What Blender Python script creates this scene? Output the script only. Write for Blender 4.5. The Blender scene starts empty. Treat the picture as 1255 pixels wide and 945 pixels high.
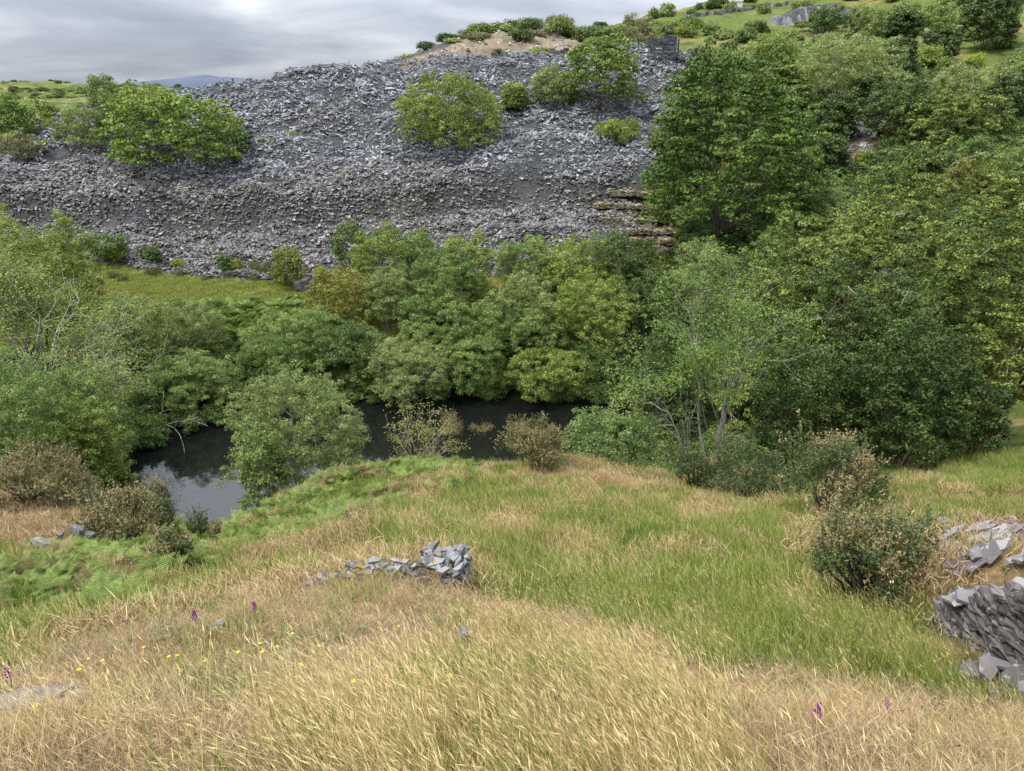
import bpy, math, random
import numpy as np

C = bpy.context.scene.collection
SC = bpy.context.scene
PI = math.pi

# ------------------------------------------------------------------ camera model (photo is 1255 x 945)
PW, PH, FPX = 1255.0, 945.0, 907.0
PITCH = math.radians(20.7)
CP, SP = math.cos(PITCH), math.sin(PITCH)

def ray(px, py):
    u = (px - PW/2)/FPX; v = (PH/2 - py)/FPX
    return np.array([u, CP + v*SP, -SP + v*CP])

def at(px, py, Y):
    r = ray(px, py); return r*(Y/r[1])

def project(x, y, z):
    d = y*CP - z*SP
    d = np.where(d < 0.05, 0.05, d)
    v = (y*SP + z*CP)/d; u = x/d
    return PW/2 + u*FPX, PH/2 - v*FPX, d

# ------------------------------------------------------------------ noise
def _hash(ix, iy, s):
    h = (ix.astype(np.int64)*374761393 + iy.astype(np.int64)*668265263 + s*982451653) & 0x7fffffff
    h = ((h ^ (h >> 13))*1274126177) & 0x7fffffff
    h = (h ^ (h >> 16)) & 0xffff
    return h/65535.0

def vnoise(x, y, s=0):
    ix = np.floor(x); iy = np.floor(y); fx = x-ix; fy = y-iy
    fx = fx*fx*(3-2*fx); fy = fy*fy*(3-2*fy)
    a = _hash(ix, iy, s); b = _hash(ix+1, iy, s); c = _hash(ix, iy+1, s); d = _hash(ix+1, iy+1, s)
    return (a*(1-fx)+b*fx)*(1-fy) + (c*(1-fx)+d*fx)*fy

def fbm(x, y, s=0, o=4, g=0.5):
    t = 0; a = 1; n = 0
    for i in range(o):
        t = t + a*vnoise(x*2**i + 17.3*i, y*2**i - 9.1*i, s+i); n += a; a *= g
    return t/n

def sstep(a, b, x):
    t = np.clip((x-a)/(b-a), 0, 1); return t*t*(3-2*t)

def inpoly(px, py, poly):
    r = np.zeros(np.shape(px), bool); n = len(poly)
    for i in range(n):
        x0, y0 = poly[i]; x1, y1 = poly[(i+1) % n]
        if y0 == y1: continue
        c = ((y0 > py) != (y1 > py)) & (px < (x1-x0)*(py-y0)/(y1-y0) + x0)
        r ^= c
    return r

# ------------------------------------------------------------------ the lie of the land
WATER_Z = -22.3
CTRL_PX = [
 # foreground knoll
 (0,945,2.0),(320,945,1.95),(627,945,1.9),(940,945,2.0),(1255,945,2.3),
 (60,880,2.9),(300,850,3.3),(627,850,3.3),(950,860,3.4),(1120,860,3.9),(1255,870,4.0),
 (200,770,5.4),(370,722,7.0),(480,705,7.5),(560,725,7.3),(627,760,5.7),(800,790,5.0),(1000,780,5.5),(1130,800,5.6),(1255,800,5.4),
 (0,820,5.0),(0,760,8.3),(150,735,9.0),(260,712,11),(420,655,12.5),(560,650,12.5),(700,700,9.2),(850,700,9),(1000,700,9),(1100,730,7.6),
 (0,690,13),(100,655,16),(30,625,19),(120,645,19),(10,590,24),(90,598,24),(170,668,19),
 (250,690,19),(300,682,17.5),(330,632,21),(400,590,24),(500,566,26),(600,574,25),(655,572,23),(700,568,24),(800,588,21),(870,605,19),
 (960,625,16),(627,640,14),(800,650,13),(1040,660,12),(1100,640,13.5),(1180,600,18),(1255,585,20),(1180,660,9.5),(1255,660,8.8),(1195,702,6.4),(1270,700,6.3),
 # meadow beyond the pond and foot of the tip
 (60,400,63),(200,390,66),(150,350,79),(300,350,80),(370,400,64),(230,335,87),(370,335,87),(120,322,90),(0,300,92),(-150,300,92),
 (470,330,86),(600,315,86),(700,300,88),(800,300,90),(500,400,64),(650,400,64),(750,420,62),
 # slate face
 (0,255,100),(200,262,100),(400,262,99),(600,255,98),(760,250,97),(830,270,95),
 (0,208,112),(60,150,122),(130,128,125),(270,111,126),(350,101,127),(430,94,128),(520,82,129),(600,76,130),(700,70,130),(790,74,129),(845,84,127),
 (430,180,113),(600,170,112),(760,170,111),(200,190,112),(820,200,108),
 # behind the crest, upper tip
 (450,93,150),(540,62,158),(600,41,166),(650,40,167),(710,50,165),(780,66,152),(830,72,150),(700,72,145),(600,73,145),
 # left far
 (-100,170,140),(20,175,150),(350,122,150),(270,128,148),(430,112,160),(350,128,220),(520,95,200),(450,115,260),(100,140,200),(60,125,320),(0,106,520),(100,104,520),(190,112,520),(-200,110,520),(250,130,300),(330,128,400),(430,112,500),
 # right hill
 (870,75,155),(900,210,105),(960,140,125),(1010,210,98),(1060,160,108),(1120,215,90),(1200,190,92),(1255,250,76),(1330,300,62),(1255,110,125),
 (1150,110,135),(1050,70,160),(1180,60,165),(1255,40,175),(950,55,190),(1000,25,240),(1100,15,235),(1250,-10,230),
 (760,33,262),(850,17,285),(900,6,300),(960,-3,305),(1100,-60,320),(1255,-130,330),(1400,-200,330),(700,60,230),(620,75,210),(1500,100,140),
 (850,310,84),(900,330,76),(1000,330,68),(1100,340,62),(1200,350,56),(1300,400,46),(860,400,62),(950,420,52),
]
CTRL_XYZ = [
 (0,0,-1.62),(-3,-1,-1.7),(3,-1,-1.55),(-2,0.5,-1.75),(2,0.5,-1.7),(0,-3,-1.2),(-8,0,-2.6),(8,0,-2.0),(-16,2,-4.5),(16,2,-3.5),(-30,8,-9),(30,8,-6),
 (22,26,-12.2),(16,28,-14.5),(10,29,-16.5),(14,36,-17.6),(24,34,-16),(30,45,-17),(18,48,-18),
 # pond bed and banks
 (-21,36,-20.8),(-16,34,-21),(-12,38,-21),(-16,42,-20.8),(-6,42,-20.8),(0,40,-21),(6,42,-20.8),(2,46,-20.8),(-4,47,-20.6),(-13,31,-20.2),
 (-9,33.5,-19.0),(-12.5,29,-19.6),(-26,36,-18.6),(-23,43,-18.7),(-17,48,-18.7),(-10,51,-18.8),(-2,52,-18.8),(5,52,-18.7),(11,48,-18.4),(12,42,-18.3),
 (-10,27,-17.6),(-15,26.5,-17.0),(-22,28,-15.5),(-3,32,-16.8),(3,32,-17.0),(8,33,-17.8),(-28,30,-15.5),(-40,36,-17),
 (-45,60,-18.3),(-60,90,-18),(-60,50,-17.5),
 (-80,1000,0),(-500,700,25),(-300,1000,-10),(100,800,10),(500,800,220),(900,500,260),(-1100,1300,-30),(-500,1450,-30),(-100,1450,-30),(300,1400,-20),(-300,700,4),(0,700,10),(-700,300,0),(600,0,60),(-600,0,-20),(200,20,30),(120,40,22),(-120,20,-16),
]
def fy(Y):
    return float(np.interp(Y, [0,26,30,33,37,46,50,56,60,66,72,80,88,100,1000,4000], [0,26,31,37,42,52.5,57.5,59.5,61,63.5,66,71.5,77.5,87,870,3480]))
_P = []
for (px, py, Y) in CTRL_PX: _P.append(at(px, py, fy(Y)))
for p in CTRL_XYZ:
    p = np.array(p, float); _P.append(p*(fy(p[1])/p[1]) if p[1] > 5 else p)
_P = np.array(_P)
def _uv(x, y):
    yy = np.maximum(y + 4.0, 0.8)
    R = np.sqrt(x*x + yy*yy)
    return np.stack([np.arctan2(x, yy)*1.6, np.log(R)*1.3], -1), R
_cu, _cR = _uv(_P[:,0], _P[:,1])
def _phi(r2): return np.sqrt(r2 + 0.0004)
_D = ((_cu[:,None]-_cu[None])**2).sum(-1)
_n = len(_P)
_A = np.zeros((_n+3, _n+3)); _A[:_n,:_n] = -_phi(_D) + np.eye(_n)*0.006
_A[:_n,_n] = 1; _A[:_n,_n+1:] = _cu; _A[_n,:_n] = 1; _A[_n+1:,:_n] = _cu.T
_b = np.zeros(_n+3); _b[:_n] = _P[:,2]/_cR
_W = np.linalg.solve(_A, _b)

def base_h(x, y):
    sh = np.shape(x); x = np.ravel(np.asarray(x, float)); y = np.ravel(np.asarray(y, float))
    out = np.zeros(len(x))
    for i in range(0, len(x), 20000):
        u, R = _uv(x[i:i+20000], y[i:i+20000])
        d = ((u[:,None]-_cu[None])**2).sum(-1)
        out[i:i+20000] = (-_phi(d) @ _W[:_n] + _W[_n] + u @ _W[_n+1:])*R
    return out.reshape(sh)

TIP = [(-400,240),(-200,200),(0,196),(40,150),(130,100),(270,80),(430,70),(560,30),(610,20),(720,30),(850,60),(850,110),(800,170),(812,240),(835,320),
       (600,345),(380,340),(300,345),(215,337),(118,324),(60,300),(-50,290),(-400,290)]
ROCKS = [(1000,190),(1030,150),(1075,140),(1110,165),(1095,190),(1050,210),(1010,225)]
UPTIP = [(430,96),(540,60),(600,36),(660,36),(720,46),(800,62),(800,78),(700,70),(600,74),(520,86)]

def tipmask(x, y, z):
    px, py, d = project(x, y, z)
    n = (fbm(x/6, y/6, 5, 3)-.5)*26
    m = inpoly(px+n, py+n*0.35, TIP) & (y > 72) & (y < 157)
    m &= ~((y > 123) & ((px < 430) | (px > 800)))
    return m
def rockmask(x, y, z):
    px, py, d = project(x, y, z)
    n = (fbm(x/4, y/4, 9, 3)-.5)*40
    return inpoly(px+n, py+n*.4, ROCKS) & (y > 60) & (y < 113)

def height(x, y):
    h = base_h(x, y)
    R = np.sqrt(x*x + y*y)
    near = sstep(0.5, 4, R)
    a = (fbm(x/1.3, y/1.3, 1, 3)-.5)*0.44*near*(1-sstep(40, 80, R)) + (fbm(x/4, y/4, 2, 3)-.5)*0.7*sstep(3, 12, R)*(1-sstep(50, 70, R))
    far = sstep(60, 110, R)
    a = a + (fbm(x/9, y/9, 3, 5, .55)-.5)*3.6*far + (fbm(x/40, y/40, 4, 4)-.5)*7*sstep(120, 300, R)
    return h + a

def z_at(x, y): return float(height(np.array([x], float), np.array([y], float))[0])

def ray_ground(px, py, y0=1.2, y1=400):
    r = ray(px, py); ys = np.exp(np.linspace(math.log(y0), math.log(y1), 900))
    t = ys/r[1]; x = r[0]*t; z = r[2]*t
    g = height(x, ys)
    k = np.where(z < g)[0]
    if len(k) == 0: return None
    i = k[0]
    return np.array([x[i], ys[i], g[i]])

def slope_normal(x, y, e=0.25):
    zx = (height(x+e, y)-height(x-e, y))/(2*e); zy = (height(x, y+e)-height(x, y-e))/(2*e)
    n = np.stack([-zx, -zy, np.ones_like(zx)], -1)
    return n/np.linalg.norm(n, axis=-1, keepdims=True)

# ------------------------------------------------------------------ mesh helpers
def mesh_np(name, V, quads=None, tris=None, mat=None, col=None, smooth=False, cn='Col'):
    me = bpy.data.meshes.new(name)
    V = np.asarray(V, np.float32)
    me.vertices.add(len(V)); me.vertices.foreach_set('co', V.ravel())
    loops = []; starts = []; tot = []
    k = 0
    if quads is not None and len(quads):
        q = np.asarray(quads, np.int32); loops.append(q.ravel()); starts.append(np.arange(len(q))*4); tot.append(np.full(len(q), 4)); k = len(q)*4
    if tris is not None and len(tris):
        q = np.asarray(tris, np.int32); loops.append(q.ravel()); starts.append(k+np.arange(len(q))*3); tot.append(np.full(len(q), 3))
    L = np.concatenate(loops); S = np.concatenate(starts).astype(np.int32); T = np.concatenate(tot).astype(np.int32)
    me.loops.add(len(L)); me.loops.foreach_set('vertex_index', L)
    me.polygons.add(len(S)); me.polygons.foreach_set('loop_start', S)
    try: me.polygons.foreach_set('loop_total', T)
    except Exception: pass
    me.polygons.foreach_set('use_smooth', np.full(len(S), bool(smooth)))
    if col is not None:
        a = me.attributes.new(cn, 'FLOAT_COLOR', 'POINT')
        c = np.ones((len(V), 4), np.float32); col = np.asarray(col, np.float32); c[:, :col.shape[1]] = col
        a.data.foreach_set('color', c.ravel())
    me.update(calc_edges=True)
    if mat: me.materials.append(mat)
    return me

def add(name, me, parent=None):
    o = bpy.data.objects.new(name, me); C.objects.link(o)
    if parent: o.parent = parent
    return o

def tag(o, label=None, cat=None, group=None, kind=None):
    if cat and not kind: kind = 'thing'
    if label: o['label'] = label
    if cat: o['category'] = cat
    if group: o['group'] = group
    if kind: o['kind'] = kind
    return o

def empty(name, loc=(0,0,0), rz=0):
    o = bpy.data.objects.new(name, None); C.objects.link(o); o.location = loc; o.rotation_euler = (0,0,rz); o.empty_display_size = .1
    return o

class MB:
    def __init__(s): s.V = []; s.Q = []; s.T = []; s.C = []; s.n = 0
    def put(s, V, Q=None, T=None, col=None):
        V = np.asarray(V, float)
        if Q is not None and len(Q): s.Q.append(np.asarray(Q)+s.n)
        if T is not None and len(T): s.T.append(np.asarray(T)+s.n)
        s.V.append(V); c = np.zeros((len(V), 3)); 
        if col is not None: c[:] = col
        s.C.append(c); s.n += len(V)
    def mesh(s, name, mat, smooth=False):
        return mesh_np(name, np.concatenate(s.V), np.concatenate(s.Q) if s.Q else None, np.concatenate(s.T) if s.T else None, mat, np.concatenate(s.C), smooth)

def tube(mb, P, R, n=6, col=(.5,.5,.5)):
    P = np.asarray(P, float); R = np.asarray(R, float); m = len(P)
    T = np.gradient(P, axis=0); T /= np.linalg.norm(T, axis=1, keepdims=True)+1e-9
    ref = np.where(np.abs(T[:, 2:3]) > .9, np.array([[1., 0, 0]]), np.array([[0, 0, 1.]]))
    A = np.cross(T, ref); A /= np.linalg.norm(A, axis=1, keepdims=True)+1e-9
    B = np.cross(T, A)
    th = np.arange(n)*2*PI/n
    V = P[:, None] + R[:, None, None]*(A[:, None]*np.cos(th)[None, :, None] + B[:, None]*np.sin(th)[None, :, None])
    V = V.reshape(-1, 3)
    i = np.arange(m-1)[:, None]*n; j = np.arange(n)[None]; j2 = (j+1) % n
    Q = np.stack([i+j, i+j2, i+n+j2, i+n+j], -1).reshape(-1, 4)
    mb.put(V, Q, None, col)

# ------------------------------------------------------------------ materials
def newmat(name):
    m = bpy.data.materials.new(name); m.use_nodes = True; nt = m.node_tree
    for n in list(nt.nodes): nt.nodes.remove(n)
    return m, nt, nt.nodes, nt.links
def N(nt, t, **k):
    n = nt.nodes.new(t)
    for a, b in k.items():
        if a.startswith('i_'): n.inputs[a[2:].replace('_', ' ')].default_value = b
        else: setattr(n, a, b)
    return n
def ramp(nt, fac, stops):
    r = N(nt, 'ShaderNodeValToRGB'); cr = r.color_ramp
    while len(cr.elements) > 1: cr.elements.remove(cr.elements[-1])
    cr.elements[0].position = stops[0][0]; cr.elements[0].color = (*stops[0][1], 1)
    for p, c in stops[1:]:
        e = cr.elements.new(p); e.color = (*c, 1)
    nt.links.new(fac, r.inputs[0]); return r.outputs[0]

def leaf_mat(name, lo, mid, hi, trans=0.35, rough=.5, spec=.25, vary=.24):
    """lo/mid/hi: base colour from the darkest to the lightest leaf of this plant"""
    m, nt, nodes, L = newmat(name)
    at_ = N(nt, 'ShaderNodeAttribute', attribute_name='Col'); sep = N(nt, 'ShaderNodeSeparateColor'); L.new(at_.outputs['Color'], sep.inputs[0])
    oi = N(nt, 'ShaderNodeObjectInfo')
    a = N(nt, 'ShaderNodeMath', operation='MULTIPLY_ADD'); L.new(oi.outputs['Random'], a.inputs[0]); a.inputs[1].default_value = vary; a.inputs[2].default_value = -vary/2
    b = N(nt, 'ShaderNodeMath', operation='ADD', use_clamp=True); L.new(sep.outputs[0], b.inputs[0]); L.new(a.outputs[0], b.inputs[1])
    col = ramp(nt, b.outputs[0], [(0, lo), (.5, mid), (1, hi)])
    p = N(nt, 'ShaderNodeBsdfPrincipled'); p.inputs['Roughness'].default_value = rough; p.inputs['Specular IOR Level'].default_value = spec
    L.new(col, p.inputs['Base Color'])
    tr = N(nt, 'ShaderNodeBsdfTranslucent'); L.new(col, tr.inputs[0])
    mx = N(nt, 'ShaderNodeMixShader'); mx.inputs[0].default_value = trans*.75
    L.new(p.outputs[0], mx.inputs[1]); L.new(tr.outputs[0], mx.inputs[2])
    o = N(nt, 'ShaderNodeOutputMaterial'); L.new(mx.outputs[0], o.inputs[0])
    return m

def bark_mat(name, a, b, scale=6):
    m, nt, nodes, L = newmat(name)
    tc = N(nt, 'ShaderNodeTexCoord'); n = N(nt, 'ShaderNodeTexNoise'); n.inputs['Scale'].default_value = scale; n.inputs['Detail'].default_value = 5
    L.new(tc.outputs['Object'], n.inputs['Vector'])
    col = ramp(nt, n.outputs[0], [(.35, a), (.62, b)])
    p = N(nt, 'ShaderNodeBsdfPrincipled'); p.inputs['Roughness'].default_value = .9; p.inputs['Specular IOR Level'].default_value = .1
    bp = N(nt, 'ShaderNodeBump'); bp.inputs['Strength'].default_value = .6; bp.inputs['Distance'].default_value = .05; L.new(n.outputs[0], bp.inputs['Height']); L.new(bp.outputs[0], p.inputs['Normal'])
    L.new(col, p.inputs['Base Color']); o = N(nt, 'ShaderNodeOutputMaterial'); L.new(p.outputs[0], o.inputs[0])
    return m

def slate_mat(name, stops, lichen=(.33,.33,.30), lich=.0, scale=3, rough=.55, moss=None):
    """stops: colours picked per slab (vertex colour + object random)"""
    m, nt, nodes, L = newmat(name)
    at_ = N(nt, 'ShaderNodeAttribute', attribute_name='Col'); sep = N(nt, 'ShaderNodeSeparateColor'); L.new(at_.outputs['Color'], sep.inputs[0])
    oi = N(nt, 'ShaderNodeObjectInfo')
    s = N(nt, 'ShaderNodeMath', operation='ADD'); L.new(sep.outputs[0], s.inputs[0]); L.new(oi.outputs['Random'], s.inputs[1])
    f = N(nt, 'ShaderNodeMath', operation='FRACT'); L.new(s.outputs[0], f.inputs[0])
    tc = N(nt, 'ShaderNodeTexCoord'); n = N(nt, 'ShaderNodeTexNoise'); n.inputs['Scale'].default_value = scale; n.inputs['Detail'].default_value = 6; n.inputs['Roughness'].default_value = .65
    L.new(tc.outputs['Object'], n.inputs['Vector'])
    f2 = N(nt, 'ShaderNodeMath', operation='MULTIPLY_ADD', use_clamp=True); L.new(n.outputs[0], f2.inputs[0]); f2.inputs[1].default_value = .5; 
    f3 = N(nt, 'ShaderNodeMath', operation='SUBTRACT'); L.new(f.outputs[0], f3.inputs[0]); f3.inputs[1].default_value = .25; L.new(f3.outputs[0], f2.inputs[2])
    col = ramp(nt, f2.outputs[0], stops)
    if lich > 0:
        n2 = N(nt, 'ShaderNodeTexNoise'); n2.inputs['Scale'].default_value = scale*2.3; n2.inputs['Detail'].default_value = 8; n2.inputs['Roughness'].default_value = .7
        L.new(tc.outputs['Object'], n2.inputs['Vector'])
        lr = ramp(nt, n2.outputs[0], [(.62-lich*.2, (0,0,0)), (.68-lich*.15, (1,1,1))])
        mix = N(nt, 'ShaderNodeMix', data_type='RGBA'); L.new(lr, mix.inputs[0]); L.new(col, mix.inputs[6]); mix.inputs[7].default_value = (*lichen, 1); col = mix.outputs[2]
    if moss:
        n3 = N(nt, 'ShaderNodeTexNoise'); n3.inputs['Scale'].default_value = scale*.8; n3.inputs['Detail'].default_value = 6
        L.new(tc.outputs['Object'], n3.inputs['Vector'])
        lr = ramp(nt, n3.outputs[0], [(.60, (0,0,0)), (.66, (1,1,1))])
        mix = N(nt, 'ShaderNodeMix', data_type='RGBA'); L.new(lr, mix.inputs[0]); L.new(col, mix.inputs[6]); mix.inputs[7].default_value = (*moss, 1); col = mix.outputs[2]
    p = N(nt, 'ShaderNodeBsdfPrincipled'); p.inputs['Roughness'].default_value = rough; p.inputs['Specular IOR Level'].default_value = .4
    bp = N(nt, 'ShaderNodeBump'); bp.inputs['Strength'].default_value = .5; bp.inputs['Distance'].default_value = .03; L.new(n.outputs[0], bp.inputs['Height']); L.new(bp.outputs[0], p.inputs['Normal'])
    L.new(col, p.inputs['Base Color']); o = N(nt, 'ShaderNodeOutputMaterial'); L.new(p.outputs[0], o.inputs[0])
    return m

def ground_mat(name, bump=1.0, rough=.95):
    m, nt, nodes, L = newmat(name)
    at_ = N(nt, 'ShaderNodeAttribute', attribute_name='Col')
    geo = N(nt, 'ShaderNodeNewGeometry')
    n = N(nt, 'ShaderNodeTexNoise'); n.inputs['Scale'].default_value = 9; n.inputs['Detail'].default_value = 8; n.inputs['Roughness'].default_value = .7
    L.new(geo.outputs['Position'], n.inputs['Vector'])
    n2 = N(nt, 'ShaderNodeTexNoise'); n2.inputs['Scale'].default_value = .8; n2.inputs['Detail'].default_value = 8; n2.inputs['Roughness'].default_value = .7
    L.new(geo.outputs['Position'], n2.inputs['Vector'])
    v1 = ramp(nt, n.outputs[0], [(.3, (.55,.55,.55)), (.7, (1.45,1.45,1.45))])
    v2 = ramp(nt, n2.outputs[0], [(.3, (.65,.65,.65)), (.7, (1.35,1.3,1.25))])
    mx = N(nt, 'ShaderNodeMix', data_type='RGBA', blend_type='MULTIPLY'); mx.inputs[0].default_value = 1; L.new(at_.outputs['Color'], mx.inputs[6]); L.new(v1, mx.inputs[7])
    mx2 = N(nt, 'ShaderNodeMix', data_type='RGBA', blend_type='MULTIPLY'); mx2.inputs[0].default_value = 1; L.new(mx.outputs[2], mx2.inputs[6]); L.new(v2, mx2.inputs[7])
    p = N(nt, 'ShaderNodeBsdfPrincipled'); p.inputs['Roughness'].default_value = rough; p.inputs['Specular IOR Level'].default_value = .1
    L.new(mx2.outputs[2], p.inputs['Base Color'])
    ad = N(nt, 'ShaderNodeMath', operation='ADD'); L.new(n.outputs[0], ad.inputs[0]); L.new(n2.outputs[0], ad.inputs[1])
    bp = N(nt, 'ShaderNodeBump'); bp.inputs['Strength'].default_value = bump; bp.inputs['Distance'].default_value = .25; L.new(ad.outputs[0], bp.inputs['Height']); L.new(bp.outputs[0], p.inputs['Normal'])
    o = N(nt, 'ShaderNodeOutputMaterial'); L.new(p.outputs[0], o.inputs[0])
    return m
# ------------------------------------------------------------------ ground cover fields (world space)
STRAW = [(-300,835),(0,828),(60,800),(130,765),(250,738),(370,712),(470,690),(575,690),(600,735),(690,755),(780,770),(850,815),(960,810),(1080,850),(1255,880),(1600,900),(1600,1300),(-500,1300)]
STRAW2 = [(-50,605),(60,600),(150,640),(150,680),(60,700),(10,680)]
STRAW3 = [(1100,650),(1180,635),(1300,640),(1300,720),(1190,715),(1130,720),(1080,700)]
FERN = [[(330,600),(400,556),(470,545),(560,540),(590,560),(560,600),(440,640),(400,655),(300,672),(262,668),(255,640),(300,630)],
        [(-200,690),(20,690),(110,650),(180,640),(260,665),(270,700),(200,715),(140,760),(-200,790)],
        [(235,372),(370,372),(420,400),(400,430),(300,470),(250,450)],
        [(150,640),(200,625),(260,640),(250,690),(160,700)]]
def fields(x, y, z):
    px, py, d = project(x, y, z)
    w = (fbm(x/1.1, y/1.1, 31, 3)-.5)
    ww = w*60
    inN = (y < 34)
    straw = (inpoly(px+ww, py+ww*.8, STRAW) & (y < 12)) | (inpoly(px+ww*.5, py+ww*.3, STRAW2) & (y > 12) & (y < 30)) | (inpoly(px+ww*.5, py+ww*.4, STRAW3) & (y > 5) & (y < 14))
    fern = np.zeros_like(straw)
    for P in FERN:
        far = P[0][1] < 400
        fern |= inpoly(px+ww*.5, py+ww*.4, P) & ((y > 57) if far else ((y > 5) & (y < 34)))
    fern &= fbm(x/.9, y/.9, 77, 2) > .36
    return straw, fern

def ground_color(x, y, z):
    n1 = fbm(x/1.5, y/1.5, 41, 4)[:, None]; n2 = fbm(x/12, y/12, 42, 5)[:, None]; n3 = fbm(x/5, y/5, 43, 4)[:, None]
    straw, fern = fields(x, y, z)
    R = np.sqrt(x*x+y*y)
    green = np.array([.095,.125,.028]); tan = np.array([.30,.215,.105]); brown = np.array([.13,.088,.045])
    c = green*(.7+.7*n1) + 0*n1
    t = sstep(.50, .64, n1)*.75
    c = c*(1-t) + tan*t
    s = np.where(straw, 1., 0.)[:, None]
    cs = tan*(.55+.9*n1); b = sstep(.5, .7, n3); cs = cs*(1-b)+brown*b*1.5
    c = c*(1-s) + cs*s
    f = np.where(fern, 1., 0.)[:, None]; c = c*(1-f) + np.array([.05,.075,.02])*f
    # beyond the pond
    m = sstep(59, 62, R)[:, None]
    mead = np.array([.15,.175,.035])*(.7+.6*n1); t = sstep(.5,.68,n3); mead = mead*(1-t) + np.array([.24,.205,.07])*t
    c = c*(1-m) + mead*m
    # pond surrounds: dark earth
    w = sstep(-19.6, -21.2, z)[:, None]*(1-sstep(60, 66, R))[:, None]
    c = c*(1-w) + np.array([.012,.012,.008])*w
    # hills
    h = sstep(84, 96, R)[:, None]
    hg = np.array([.105,.14,.032]); ht = np.array([.19,.175,.06]); hb = np.array([.05,.062,.022])
    hc = hg*(1-sstep(.5,.62,n2)) + ht*sstep(.5,.62,n2); b = sstep(.52,.66,n3)*.7; hc = hc*(1-b)+hb*b
    c = c*(1-h) + hc*h
    tm = tipmask(x, y, z); px, py, d = project(x, y, z)
    slate = np.array([.085,.088,.094])*(.5+.7*n1) + np.array([.03,.018,.003])*sstep(.6,.8,n3)  # base grey darkened: shadow between the slabs put into the colour
    low = sstep(205, 235, py)[:, None]*sstep(.35,.6,n2)
    slate = slate*(1-low*.45) + np.array([.10,.085,.06])*low*.45
    up = (inpoly(px, py, UPTIP) & (y > 120))[:, None]
    slate = np.where(up, np.array([.24,.20,.14])*(.6+.8*n1), slate)
    # mossy terraced strip low on the right of the face
    ter = sstep(755, 790, px)*sstep(222, 238, py)*(y > 70); k = (np.sin(z*5.5+n1[:,0]*2) > -.1)
    tc = np.where(k[:, None], np.array([.17,.12,.03])*(.5+.8*n1), np.array([.10,.10,.10]))
    slate = slate*(1-ter[:, None]) + tc*ter[:, None]
    c = np.where(tm[:, None], slate, c)
    rm = rockmask(x, y, z)[:, None]
    c = np.where(rm, np.where(n3 > .5, np.array([.15,.11,.05]), np.array([.10,.085,.07])), c)
    return c

def tip_relief(x, y):
    e = y - 85.6 - np.sin(x/14)*1.1 - (fbm(x/7, x*0, 66, 3)-.5)*4
    return (fbm(x/2.6, y/1.5, 61, 4)-.5)*2.3 + 2.2*sstep(-.9, .7, e)*(1-sstep(2, 14, e)) - .5*sstep(-7, -.9, e)*(1-sstep(-.9, .7, e))
# ------------------------------------------------------------------ ground: one sheet out to the horizon
NA, NB = 640, 900
aa = np.linspace(-1, 1, NA); aa = np.radians(42)*aa + np.radians(38)*np.sign(aa)*np.maximum(np.abs(aa)-.8, 0)/.2
t = np.linspace(0, 1, NB); bb = np.log(.9) + (math.log(1500)-math.log(.9))*t
AAg, BBg = np.meshgrid(aa, bb)
Rg = np.exp(BBg); GX = Rg*np.sin(AAg); GY = Rg*np.cos(AAg) - 4.0
gx, gy = GX.ravel(), GY.ravel()
gz = height(gx, gy)
# coarse debris relief on the slate face
tm_ = tipmask(gx, gy, gz)
gz = gz + np.where(tm_, tip_relief(gx, gy), 0)
gcol = ground_color(gx, gy, gz)
i = np.arange(NB-1)[:, None]*NA; j = np.arange(NA-1)[None]
GQ = np.stack([i+j, i+j+1, i+NA+j+1, i+NA+j], -1).reshape(-1, 4)
M_GROUND = ground_mat('ground_cover')
g = add('ground', mesh_np('ground', np.stack([gx, gy, gz], -1), GQ, None, M_GROUND, gcol, True)); tag(g, kind='structure')

# far mountain behind the tip
def mountain():
    xs = np.linspace(-2200, 400, 120); prof = []
    V = []; 
    for k, yy in enumerate(np.linspace(2300, 3400, 24)):
        t = k/23
        for x in xs:
            px = 627.5 + x/2600*FPX*1.0
            top = 2600*math.tan(math.radians(0))
            hgt = 95*math.exp(-((x+1130)/330)**2) + 45*math.exp(-((x+700)/260)**2) + 20*math.exp(-((x+1700)/300)**2)
            z = -60 + (hgt+60)*math.sin(PI*min(t*1.0, 1)) + (vnoise(np.array([x/60.]), np.array([yy/60.]), 3)[0]-.5)*12
            V.append((x, yy, z))
    n = len(xs); i = np.arange(23)[:, None]*n; j = np.arange(n-1)[None]
    Q = np.stack([i+j, i+j+1, i+n+j+1, i+n+j], -1).reshape(-1, 4)
    V = np.array(V); c = np.tile([.085,.105,.15], (len(V), 1))*(.85+.3*vnoise(V[:,0]/80, V[:,1]/80, 8))[:, None]  # blue tint stands in for distance haze, painted into the mountain colour
    o = add('mountain', mesh_np('mountain', V, Q, None, M_GROUND, c, True)); tag(o, kind='structure')
mountain()

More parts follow.
